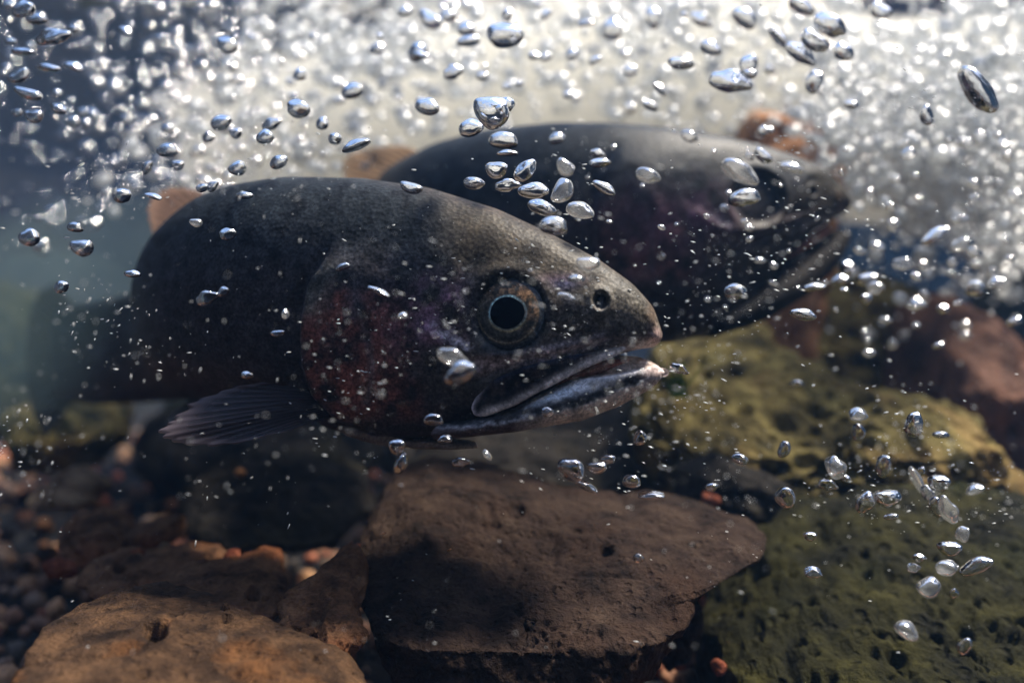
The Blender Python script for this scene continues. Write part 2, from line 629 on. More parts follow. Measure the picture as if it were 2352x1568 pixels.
rock('rock', 'upright brown stone with rusty patches wedged left of the big central rock', 'grey',
     [(640, 1420), (665, 1360), (720, 1320), (770, 1265), (805, 1238), (826, 1262), (838, 1350), (835, 1450), (800, 1520), (740, 1560), (660, 1500)],
     0.262, 0.016, tilt=slope(1450, 0.00020), nr=90, na=180, amp=0.0022, freq=55, pits=80, pit_r=(0.0005, 0.0012), seed=4, box=0.55)
rock('rock', 'long low grey stone lying behind the flat stone with the hole', 'grey',
     [(195, 1330), (215, 1295), (290, 1270), (400, 1258), (490, 1255), (520, 1285), (480, 1330), (400, 1370), (260, 1370)],
     0.335, 0.02, tilt=slope(1350, 0.0003), nr=70, na=150, amp=0.002, freq=60, pits=60, pit_r=(0.0005, 0.0012), seed=5, holes=[(275, 1305, 14, 0.005)])
rock('rock', 'round lumpy light brown stone on the gravel at the left', 'grey',
     [(152, 1225), (165, 1190), (210, 1178), (262, 1182), (292, 1215), (300, 1250), (270, 1285), (200, 1290), (160, 1265)],
     0.40, 0.022, tilt=slope(1280, 0.0002), nr=60, na=130, amp=0.003, freq=70, pits=30, pit_r=(0.0008, 0.002), seed=6)
rock('rock', 'smooth oval brown stone right of the round lumpy one', 'grey',
     [(298, 1230), (320, 1205), (370, 1190), (405, 1192), (412, 1220), (390, 1250), (330, 1262)],
     0.42, 0.018, nr=50, na=110, amp=0.0012, freq=50, seed=7)
rock('rock', 'pale tan sunlit stone on the gravel below the pectoral fin tip', 'tan',
     [(85, 1140), (120, 1100), (165, 1086), (225, 1090), (240, 1120), (215, 1150), (150, 1165), (95, 1170)],
     0.52, 0.025, tilt=slope(1150, 0.0003), nr=50, na=110, amp=0.004, freq=60, seed=8)
rock('rock', 'small dark rounded stone tucked under the right side of the central rock', 'brown',
     [(1490, 1470), (1500, 1380), (1560, 1340), (1598, 1350), (1602, 1420), (1570, 1490), (1520, 1530)],
     0.35, 0.02, nr=60, na=120, amp=0.002, freq=60, pits=40, pit_r=(0.0006, 0.0014), seed=9)
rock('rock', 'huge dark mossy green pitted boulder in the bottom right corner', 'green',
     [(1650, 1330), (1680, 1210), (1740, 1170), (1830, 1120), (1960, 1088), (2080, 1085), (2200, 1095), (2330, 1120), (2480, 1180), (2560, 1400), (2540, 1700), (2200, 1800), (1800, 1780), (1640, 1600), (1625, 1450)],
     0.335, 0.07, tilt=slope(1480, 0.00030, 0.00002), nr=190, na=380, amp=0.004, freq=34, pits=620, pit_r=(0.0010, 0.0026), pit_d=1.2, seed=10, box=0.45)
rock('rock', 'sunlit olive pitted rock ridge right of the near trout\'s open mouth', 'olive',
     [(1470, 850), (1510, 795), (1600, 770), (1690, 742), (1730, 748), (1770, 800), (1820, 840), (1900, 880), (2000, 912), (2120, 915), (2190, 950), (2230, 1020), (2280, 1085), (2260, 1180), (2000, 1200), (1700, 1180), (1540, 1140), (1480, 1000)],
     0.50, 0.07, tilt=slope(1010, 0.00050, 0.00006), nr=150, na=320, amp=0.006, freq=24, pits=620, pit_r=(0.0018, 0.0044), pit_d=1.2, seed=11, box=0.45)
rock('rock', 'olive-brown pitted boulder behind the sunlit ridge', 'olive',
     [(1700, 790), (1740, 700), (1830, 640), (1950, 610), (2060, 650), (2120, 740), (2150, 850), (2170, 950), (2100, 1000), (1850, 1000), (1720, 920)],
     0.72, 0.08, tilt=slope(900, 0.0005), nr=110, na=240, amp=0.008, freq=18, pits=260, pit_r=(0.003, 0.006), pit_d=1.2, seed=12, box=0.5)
rock('rock', 'red-brown sloping boulder at the right edge', 'redbrown',
     [(2060, 760), (2100, 660), (2180, 700), (2260, 760), (2340, 830), (2450, 930), (2500, 1200), (2300, 1260), (2120, 1150), (2090, 950)],
     0.60, 0.07, tilt=slope(900, 0.0003), nr=90, na=200, amp=0.005, freq=22, pits=60, pit_r=(0.002, 0.004), seed=13, box=0.5)
rock('rock', 'orange-brown rock showing behind the far trout\'s forehead', 'orange',
     [(1690, 420), (1690, 320), (1710, 255), (1780, 272), (1860, 305), (1915, 348), (1945, 395), (1910, 450), (1880, 700), (1840, 1000), (1700, 1000), (1680, 700)],
     0.66, 0.04, nr=60, na=140, amp=0.006, freq=22, seed=14)
rock('rock', 'blurred mossy yellow stone on the bed at the far left', 'olive',
     [(40, 960), (90, 920), (150, 905), (240, 900), (280, 930), (270, 1000), (200, 1060), (80, 1060)],
     0.75, 0.05, tilt=slope(1000, 0.0003), nr=50, na=110, amp=0.008, freq=25, seed=15)
rock('rock', 'small orange stone perched behind the mossy yellow one', 'rust',
     [(225, 930), (235, 885), (270, 870), (290, 900), (285, 970), (250, 1000)],
     0.80, 0.03, nr=40, na=90, amp=0.006, freq=30, seed=16)
rock('rock', 'bright orange stone glimpsed left of the near trout\'s body', 'orange',
     [(370, 870), (380, 815), (410, 800), (430, 825), (425, 880), (400, 910)],
     0.86, 0.03, nr=40, na=90, amp=0.005, freq=30, seed=17)
rock('rock', 'dim yellow-brown boulder at the left edge behind the tail', 'green',  # dark mossy material used as a shaded olive
     [(-260, 760), (-200, 660), (-80, 640), (20, 650), (70, 690), (80, 760), (60, 1000), (-220, 1000)],
     1.25, 0.12, nr=60, na=130, amp=0.012, freq=12, seed=18)
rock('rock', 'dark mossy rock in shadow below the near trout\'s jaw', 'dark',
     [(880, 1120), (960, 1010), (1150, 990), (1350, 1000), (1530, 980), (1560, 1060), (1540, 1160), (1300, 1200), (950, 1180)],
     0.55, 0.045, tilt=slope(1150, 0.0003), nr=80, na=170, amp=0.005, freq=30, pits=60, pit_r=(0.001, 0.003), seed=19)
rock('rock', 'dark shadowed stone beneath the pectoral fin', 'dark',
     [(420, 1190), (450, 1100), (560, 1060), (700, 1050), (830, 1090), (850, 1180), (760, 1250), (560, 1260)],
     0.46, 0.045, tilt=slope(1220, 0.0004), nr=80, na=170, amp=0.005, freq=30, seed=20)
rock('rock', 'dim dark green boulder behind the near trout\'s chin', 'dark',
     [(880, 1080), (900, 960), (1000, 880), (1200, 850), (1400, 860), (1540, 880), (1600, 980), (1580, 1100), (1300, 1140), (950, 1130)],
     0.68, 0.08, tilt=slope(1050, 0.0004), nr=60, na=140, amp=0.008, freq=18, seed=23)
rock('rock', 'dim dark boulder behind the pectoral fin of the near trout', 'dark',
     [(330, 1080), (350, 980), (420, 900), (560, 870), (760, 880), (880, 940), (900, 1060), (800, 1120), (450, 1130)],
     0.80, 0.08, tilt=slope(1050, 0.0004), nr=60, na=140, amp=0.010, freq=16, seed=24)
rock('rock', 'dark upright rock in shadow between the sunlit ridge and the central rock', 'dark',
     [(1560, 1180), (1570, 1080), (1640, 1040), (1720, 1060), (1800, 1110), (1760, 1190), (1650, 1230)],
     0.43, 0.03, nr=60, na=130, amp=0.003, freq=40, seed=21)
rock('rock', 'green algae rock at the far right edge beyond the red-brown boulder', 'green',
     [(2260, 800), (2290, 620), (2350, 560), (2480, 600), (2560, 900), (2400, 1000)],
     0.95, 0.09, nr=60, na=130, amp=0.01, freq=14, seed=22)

# stones and gravel
sv, sf = ico(3)
stone_meshes = []
for i in range(7):
    d = 1 + 0.22 * fbm(sv * 1.3 + i * 7.1, 3) + 0.05 * fbm(sv * 5 + i, 2)
    stone_meshes.append(sv * d[:, None] * np.array([1.0, 0.85, 0.68]))


def bed_z(x, y):
    return 0.004


def pebble(px, py, D, r_px, mat, label, i, group, squash=1.0):
    v = stone_meshes[i % 7] * (r_px * k(D)) * np.array([1, 1, squash])
    c = P(px, py, D)
    o = obj('pebble', mesh_np('pebble', v, sf), M[mat], loc=c)
    o.rotation_euler = (random.uniform(-.5, .5), random.uniform(-.5, .5), random.uniform(0, 6.28))
    return tag(o, label, 'pebble', group)


pebble(1632, 1150, 0.40, 26, 'red', 'bright red pebble behind the right end of the central rock', 0, None)
pebble(378, 1256, 0.37, 15, 'tan', 'small yellow pebble between the grey stones at the left', 1, None)
pebble(315, 1272, 0.36, 17, 'red', 'red pebble left of the small yellow one', 2, None)
pebble(530, 1282, 0.345, 26, 'red', 'dull red pebble behind the flat stone with the hole', 3, None)
pebble(140, 1305, 0.355, 36, 'red', 'reddish lump of stone left of the long low grey stone', 4, None)
pebble(552, 1085, 0.46, 14, 'orange', 'orange pebble just under the pectoral fin edge', 5, None)
pebble(880, 1224, 0.268, 6, 'orange', 'tiny orange chip on the left slope of the central rock', 6, None, 0.5)
pebble(1032, 1262, 0.272, 6, 'orange', 'tiny orange flake lying mid-way across the central rock', 0, None, 0.5)
pebble(1650, 1530, 0.31, 22, 'red', 'rusty pebble in the gap at the foot of the mossy boulder', 1, None)
pebble(1690, 1490, 0.33, 30, 'redbrown', 'dark red pebble above the rusty one in the same gap', 2, None)
GCOL = np.array([(0.11, 0.065, 0.043), (0.06, 0.04, 0.032), (0.17, 0.095, 0.058), (0.22, 0.085, 0.048), (0.11, 0.082, 0.062), (0.25, 0.155, 0.085), (0.045, 0.04, 0.034), (0.27, 0.09, 0.05)])
mats = ['grey', 'brown', 'tan', 'redbrown', 'dark', 'grey', 'red', 'rust']
ng = 0
for tries in range(900):
    D = random.uniform(0.33, 0.75)
    px = random.uniform(-40, 640)
    py = 784 + (CZ - 0.012 - 0.012 * random.random()) / k(D)
    if py > 1330 or (px > 430 and D < 0.40):
        continue
    r_ = random.uniform(0.0025, 0.008) / k(D)
    if r_ < 9:
        continue
    zone = 'left of the round lumpy stone' if px < 150 else ('in front of the tan sunlit stone' if D < 0.5 and px < 330 else ('under the pectoral fin' if px > 330 else 'behind the tan sunlit stone'))
    mt_ = random.choice(mats)
    word = {'grey': 'grey-brown', 'brown': 'dark brown', 'tan': 'tan', 'redbrown': 'reddish brown', 'dark': 'blackish', 'red': 'red', 'rust': 'rusty'}[mt_]
    size = 'tiny' if r_ < 12 else ('small' if r_ < 17 else 'larger')
    pebble(px, py, D, r_, mt_, size + ' ' + word + ' pebble on the gravel ' + zone, tries, 'gravel pebbles ' + zone)
    ng += 1
    if ng >= 110:
        break
gv, gf = ico(2)
gv = gv * (1 + 0.2 * fbm(gv * 1.4, 2))[:, None]
npb = 5200
gyv = 0.24 + 2.3 * rng.random(npb) ** 1.8
gxv = rng.uniform(-1, 1, npb) * (0.08 + 0.72 * gyv)
gr = rng.uniform(0.0016, 0.006, npb) * (0.7 + 0.9 * gyv)
pts = np.stack([gxv, gyv, 0.004 + gr * 0.3 + 0.006 * rng.random(npb)], -1)
cols = GCOL[rng.integers(0, len(GCOL), npb)] * rng.uniform(1.0, 2.2, (npb, 1)) * np.array([[1.1, 0.95, 0.85]])
g = obj('gravel', scatter_mesh('gravel', gv, gf, pts, gr[:, None] * rng.uniform(0.7, 1.2, (npb, 3)), rot_mats(npb), cols), M['gravel'])
tag(g, 'loose brown and red gravel covering the stream bed', 'gravel', kind='stuff')
# a weed tuft beside the ridge
def weed():
    vs, fs, cs = [], [], []
    c0 = P(1560, 895, 0.43)
    for i in range(26):
        b = c0 + np.array([random.uniform(-.004, .004), random.uniform(-.004, .004), -0.004])
        dirv = np.array([random.uniform(-.6, .6), random.uniform(-.5, .5), 1.0])
        L = random.uniform(0.010, 0.020)
        wd = random.uniform(0.0006, 0.0012)
        n0 = len(vs)
        for j in range(5):
            t_ = j / 4
            pnt = b + dirv * L * t_ + np.array([0.004, 0, 0]) * t_ * t_
            ww = wd * (1 - t_ * 0.8)
            vs += [pnt + np.array([-ww, 0, 0]), pnt + np.array([0, -ww * .5, 0]), pnt + np.array([ww, 0, 0]), pnt + np.array([0, ww * .5, 0])]
            cs += [(0.16, 0.32, 0.03)] * 4
        for j in range(4):
            for q_ in range(4):
                a0 = n0 + j * 4
                fs.append((a0 + q_, a0 + (q_ + 1) % 4, a0 + 4 + (q_ + 1) % 4, a0 + 4 + q_))
    v = np.array(vs)
    v, c = recenter(v)
    return tag(obj('weed', mesh_np('weed', v, np.array(fs), np.array(cs)), M['gravel'], loc=c), 'small bright green tuft of weed beside the trout\'s lower jaw', 'weed')


weed()

# ------------------------------------------------------------------ trout
def tab(x, pairs, col=1):
    a_ = np.array(sorted(pairs, key=lambda q_: q_[0]), float)
    return np.interp(x, a_[:, 0], a_[:, col])


def smooth_tab(x, pairs, col=1, wdt=9.0):
    """Linear table, smoothed by a few shifted samples."""
    r = 0
    for s_, wt in ((-1.5, .12), (-.75, .23), (0, .3), (.75, .23), (1.5, .12)):
        r = r + wt * tab(np.asarray(x) + s_ * wdt, pairs, col)
    return r


def pdist(u, v, poly):
    best = np.full(np.shape(u), 1e9)
    for (x0, y0), (x1, y1) in zip(poly[:-1], poly[1:]):
        dx, dy = x1 - x0, y1 - y0
        t_ = np.clip(((u - x0) * dx + (v - y0) * dy) / (dx * dx + dy * dy), 0, 1)
        best = np.minimum(best, np.hypot(u - x0 - t_ * dx, v - y0 - t_ * dy))
    return best


GILL = [(540, 775), (590, 745), (660, 706), (740, 690), (840, 690), (910, 715), (960, 768), (1000, 850), (1030, 960)]
SUBORB = [(985, 765), (1035, 798), (1110, 816), (1200, 815), (1300, 798), (1400, 772)]


def relief(u, v):
    xg = tab(v, GILL)
    d = u - xg
    on = sstep(540, 640, v)
    h = on * (0.0026 * sstep(0, 12, d) * (1 - sstep(30, 330, d)) - 0.0022 * np.exp(-((d + 14) / 13) ** 2))
    h -= 0.0007 * np.exp(-((u - (842 + 14 * np.sin(v / 60.0))) / 7) ** 2) * sstep(690, 750, v) * (1 - sstep(900, 960, v))
    r = np.hypot(u - 1165, v - 718)
    h += 0.0010 * np.exp(-((r - 100) / 18) ** 2) - 0.0030 * (1 - sstep(70, 92, r))
    h += 0.0012 * np.exp(-(pdist(u, v, SUBORB) / 13) ** 2)
    h -= 0.0014 * np.exp(-(pdist(u, v, [(1080, 880), (1150, 845), (1240, 825), (1330, 808), (1370, 795)]) / 9) ** 2)
    q_ = np.hypot((u - 1380), (v - 690) * 0.8)
    h += 0.0008 * np.exp(-((q_ - 22) / 7) ** 2) - 0.0050 * (1 - sstep(9, 19, q_)) + 0.0042 * np.exp(-((u - 1379) / 4) ** 2) * (1 - sstep(10, 18, q_))
    h += 0.0011 * np.exp(-(np.hypot(u - 1503, v - 774) / 18) ** 2)
    h += 0.0005 * fbm(np.stack([u / 60, v / 60, 0 * u], -1), 3) * on
    return h


def mixc(c, new, f):
    return c * (1 - f[..., None]) + np.array(new) * f[..., None]


def g2(u, v, cx, cy_, sx, sy):
    return np.exp(-((u - cx) / sx) ** 2 - ((v - cy_) / sy) ** 2)


def skin_col(u, v, hv, kind):
    """Pigment and painted-in light at design position (u, v); hv runs 0 at the back to 1 at the belly."""
    nz = fbm(np.stack([u / 45, v / 45, 0 * u + 3], -1), 4)
    nf = fbm(np.stack([u / 12, v / 12, 0 * u + 8], -1), 3)
    nb = fbm(np.stack([u / 120, v / 120, 0 * u + 1], -1), 3)
    c = np.zeros(np.shape(u) + (3,)) + np.array((0.055, 0.046, 0.052))
    c = mixc(c, (0.055, 0.068, 0.080), 1 - sstep(0.12, 0.55, hv + 0.06 * nb))
    c = mixc(c, (0.075, 0.06, 0.06), sstep(0.75, 0.98, hv))
    head = sstep(930, 1080, u + 40 * nb)
    c = mixc(c, (0.14, 0.112, 0.078), head * (1 - sstep(0.2, 0.62, hv + 0.1 * nb)))
    c = mixc(c, (0.105, 0.086, 0.068), head * sstep(0.3, 0.6, hv) * 0.8)
    snout = sstep(1230, 1440, u)
    c = mixc(c, (0.19, 0.175, 0.145), snout * (1 - sstep(0.05, 0.75, hv)) * 0.9)  # olive-grey snout, lightened upwards for sun on its top edge
    c = mixc(c, (0.30, 0.20, 0.13), g2(u, v, 1498, 715, 14, 35) * 0.7)  # rim highlight on the front of the snout, painted in
    # dorsal rim paler and browner: backlight on the top edge, painted in
    c = mixc(c, (0.17, 0.12, 0.10), sstep(780, 1000, u) * (1 - sstep(0.0, 0.06, hv)) * 0.6)
    xg = tab(v, GILL)
    d = u - xg
    red = sstep(0, 30, d) * (1 - sstep(190, 290, d + 40 * nz)) * sstep(640, 720, v + 30 * nz) * (1 - sstep(915, 985, v))
    c = mixc(c, (0.30, 0.095, 0.07), red * np.clip(0.62 + 0.65 * nz + 0.25 * nf, 0, 0.95) * (1.0 if kind == 1 else 0.45))
    c = mixc(c, (0.17, 0.17, 0.15), sstep(0, 10, d) * (1 - sstep(25, 90, d)) * sstep(580, 640, v) * (1 - sstep(690, 760, v)) * 0.8)
    c = mixc(c, (0.10, 0.11, 0.13), g2(u, v, 825, 690, 22, 40) * 0.7)
    c = mixc(c, (0.15, 0.15, 0.16), np.exp(-((u - (842 + 14 * np.sin(v / 60.0))) / 9) ** 2) * sstep(720, 760, v) * (1 - sstep(890, 950, v)) * 0.6)
    c = mixc(c, (0.20, 0.15, 0.16), np.exp(-((d - 4) / 7) ** 2) * sstep(620, 700, v) * 0.5)
    pur = g2(u, v, 985, 690, 80, 55) + 0.8 * g2(u, v, 975, 772, 80, 24)
    c = mixc(c, (0.34, 0.18, 0.27), np.clip(pur, 0, 1) * np.clip(0.5 + 0.7 * nz, 0, 1))
    c = mixc(c, (0.22, 0.14, 0.20), g2(u, v, 1290, 640, 55, 14) * 0.7)
    c = mixc(c, (0.26, 0.26, 0.42), g2(u, v, 1298, 652, 26, 12) * 0.7)
    wp = np.exp(-(pdist(u, v, [(1003, 752), (1030, 770), (1055, 790), (1075, 792)]) / 11) ** 2)  # cheekbone highlights painted as pale streaks
    c = mixc(c, (0.85, 0.76, 0.82), wp * np.clip(0.6 + 1.0 * nf, 0, 1))
    sb = np.exp(-((v - np.interp(u, [1060, 1150, 1240, 1330, 1400], [850, 830, 818, 800, 785])) / 17) ** 2) * sstep(1040, 1120, u) * (1 - sstep(1330, 1400, u))
    c = mixc(c, (0.80, 0.66, 0.72) if kind == 1 else (0.2, 0.16, 0.19), sb * np.clip(0.7 + 0.5 * nf, 0, 1))
    c = mixc(c, (0.60, 0.50, 0.55), g2(u, v, 1355, 785, 60, 24) * np.clip(0.6 + 0.7 * nz, 0, 1))
    lip = np.exp(-(pdist(u, v, [(1505, 790), (1460, 800), (1400, 812), (1340, 835)]) / 12) ** 2)
    c = mixc(c, (0.68, 0.56, 0.52), lip * 0.9)
    c = mixc(c, (0.55, 0.38, 0.35), g2(u, v, 1506, 775, 16, 22) * 0.85)
    c = mixc(c, (0.055, 0.05, 0.05), g2(u, v, 1430, 770, 30, 18) * 0.6)
    r = np.hypot(u - 1165, v - 718) * (1.0 if kind == 1 else 1.4)
    c = mixc(c, (0.035, 0.042, 0.055), (np.exp(-((r - 88) / 14) ** 2) + (r < 88)).clip(0, 1) * 0.75)
    q_ = np.hypot((u - 1380), (v - 690) * 0.8)
    c = mixc(c, (0.01, 0.01, 0.01), 1 - sstep(8, 20, q_))
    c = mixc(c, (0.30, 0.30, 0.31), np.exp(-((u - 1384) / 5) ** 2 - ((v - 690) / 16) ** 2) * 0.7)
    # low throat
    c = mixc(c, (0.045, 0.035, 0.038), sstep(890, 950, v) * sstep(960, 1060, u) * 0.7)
    # spots along the back
    spots = sstep(0.50, 0.62, vnoise(np.stack([u / 17, v / 17, 0 * u + 4], -1))) * (1 - sstep(0.3, 0.6, hv)) * (1 - head * 0.6)
    c = mixc(c, (0.012, 0.012, 0.014), spots * 0.8)
    c = c * (1 - 0.62 * (1 - sstep(0.05, 0.48, hv)) * (1 - 0.2 * sstep(1200, 1450, u)))[..., None]  # darker back: countershading, deepened to offset the sun from above
    c = c * (1 + 0.30 * nz[..., None] + 0.25 * nf[..., None]).clip(0.3, 2)
    if kind == 2:
        c = mixc(c, (0.20, 0.085, 0.155), 0.7 * (g2(u, v, 900, 760, 210, 120) * np.clip(0.7 + 0.6 * nz, 0, 1)))
        c = c * (0.75 - 0.35 * sstep(1000, 1200, u))[..., None] * (1 - 0.5 * (1 - sstep(0.1, 0.5, hv)))[..., None]  # far head and back darkened to subdue sunlight falling on them
        c = mixc(c, (0.035, 0.044, 0.054), 0.7 * (1 - sstep(0.25, 0.55, hv)) * (1 - sstep(1300, 1420, u)))
    c = c * 0.74
    return c.clip(0.003, 0.9)


def loft(stations, C, nrm2, ztop, zbot, W, warp, kind, rows=90, q=0.72, detail=True, colfn=None):
    t_ = np.linspace(0, np.pi, rows)
    mid, half = (ztop + zbot) / 2, (ztop - zbot) / 2
    z = mid[:, None] + half[:, None] * np.cos(t_)[None]
    wd = W[:, None] * np.sin(t_)[None].clip(0) ** q
    near = np.stack([C[:, None, 0] + nrm2[:, None, 0] * wd, C[:, None, 1] + nrm2[:, None, 1] * wd, z], -1)
    u, v = project(near)
    u, v = warp(u, v)
    hv = np.broadcast_to(((1 - np.cos(t_)) / 2)[None], u.shape)
    dd = (relief if detail is True else detail)(u, v) * np.minimum(1, wd / 0.006) if detail else 0 * wd
    wd2 = np.maximum(wd + dd, 0)
    near = np.stack([C[:, None, 0] + nrm2[:, None, 0] * wd2, C[:, None, 1] + nrm2[:, None, 1] * wd2, z], -1)
    far = np.stack([C[:, None, 0] - nrm2[:, None, 0] * wd2, C[:, None, 1] - nrm2[:, None, 1] * wd2, z], -1)[:, 1:-1][:, ::-1]
    ring = np.concatenate([near, far], 1)
    c = colfn(u, v, hv) if colfn else skin_col(u, v, hv, kind)
    cr = np.concatenate([c, c[:, 1:-1][:, ::-1]], 1)
    ns, nv = ring.shape[:2]
    f = grid_faces(ns, nv, wrap_v=True)
    vv = ring.reshape(-1, 3)
    n0 = len(vv)
    vv = np.vstack([vv, ring[0].mean(0), ring[-1].mean(0)])
    cc = np.vstack([cr.reshape(-1, 3), cr[0].mean(0), cr[-1].mean(0)])
    j = np.arange(nv)
    capa = np.stack([(j + 1) % nv, j, np.full(nv, n0)], -1)
    capb = np.stack([(ns - 1) * nv + j, (ns - 1) * nv + (j + 1) % nv, np.full(nv, n0 + 1)], -1)
    tri = np.vstack([f[:, [0, 1, 2]], f[:, [0, 2, 3]], capa, capb])
    nn = vnormals(vv, tri)
    if np.einsum('ij,ij->i', nn, vv - vv.mean(0)).sum() < 0:
        tri = tri[:, ::-1]
    return vv, tri, cc


def catmull(pts, n_per=40):
    pts = np.array(pts, float)
    p = np.vstack([2 * pts[0] - pts[1], pts, 2 * pts[-1] - pts[-2]])
    outp = []
    for i_ in range(1, len(p) - 2):
        t_ = np.linspace(0, 1, n_per, endpoint=False)[:, None]
        p0, p1, p2, p3 = p[i_ - 1], p[i_], p[i_ + 1], p[i_ + 2]
        outp.append(0.5 * (2 * p1 + (p2 - p0) * t_ + (2 * p0 - 5 * p1 + 4 * p2 - p3) * t_ ** 2 + (3 * p1 - p0 - 3 * p2 + p3) * t_ ** 3))
    return np.vstack(outp + [pts[-1:]])


def fin_mesh(base, margin, nrays, nl, color, edge, thick=0.0007, ridge=0.00045, jag=0.03, rays=14):
    """A fan of fin rays from BASE to MARGIN (lists of world points), solid and ribbed."""
    b = catmull(base, 20)
    mgn = catmull(margin, 20)
    ib = np.linspace(0, len(b) - 1, nrays)
    im = np.linspace(0, len(mgn) - 1, nrays)
    B = np.stack([np.interp(ib, np.arange(len(b)), b[:, c_]) for c_ in range(3)], -1)
    G = np.stack([np.interp(im, np.arange(len(mgn)), mgn[:, c_]) for c_ in range(3)], -1)
    ph = np.linspace(0, rays * 2 * np.pi, nrays)
    G = B + (G - B) * (1 + jag * 0.5 * (np.cos(ph) - 1) + jag * 0.6 * vnoise(np.stack([ph / 3, ph * 0, ph * 0], -1)))[:, None]
    t_ = np.linspace(0, 1, nl)
    mid = B[:, None] + (G - B)[:, None] * t_[None, :, None]
    du = np.gradient(mid, axis=0)
    dv = np.gradient(mid, axis=1)
    nn = np.cross(du, dv)
    nn /= np.linalg.norm(nn, axis=-1, keepdims=True) + 1e-12
    wob = 0.0010 * np.sin(ph / rays * 1.7)[:, None] * t_[None]
    h = (thick * (1 - 0.75 * t_)[None] + ridge * (0.5 + 0.5 * np.cos(ph))[:, None] * (1 - 0.6 * t_)[None])
    A1 = mid + nn * (wob + h)[..., None]
    A2 = mid + nn * (wob - h)[..., None]
    ring = np.concatenate([A1, A2[:, ::-1]], 1)
    nv = ring.shape[1]
    f = grid_faces(nrays, nv, wrap_v=True)
    tri = np.vstack([f[:, [0, 1, 2]], f[:, [0, 2, 3]]])
    tt = np.concatenate([t_, t_[::-1]])
    fe = sstep(0.80, 1.0, tt)[None, :, None]
    c = np.array(color) * (0.5 + 0.85 * (0.5 + 0.5 * np.cos(ph)) ** 2)[:, None, None] * (1 - fe) + np.array(edge) * fe
    return ring.reshape(-1, 3), tri, np.broadcast_to(c, ring.shape).reshape(-1, 3)


def child(name, vfc, mat, parent, origin, label=None):
    v, f, c = vfc
    me = mesh_np(name, v - origin, f, c)
    o = bpy.data.objects.new(name, me)
    COL.objects.link(o)
    me.materials.append(mat)
    o.parent = parent
    if label:
        o['label'] = label
    return o


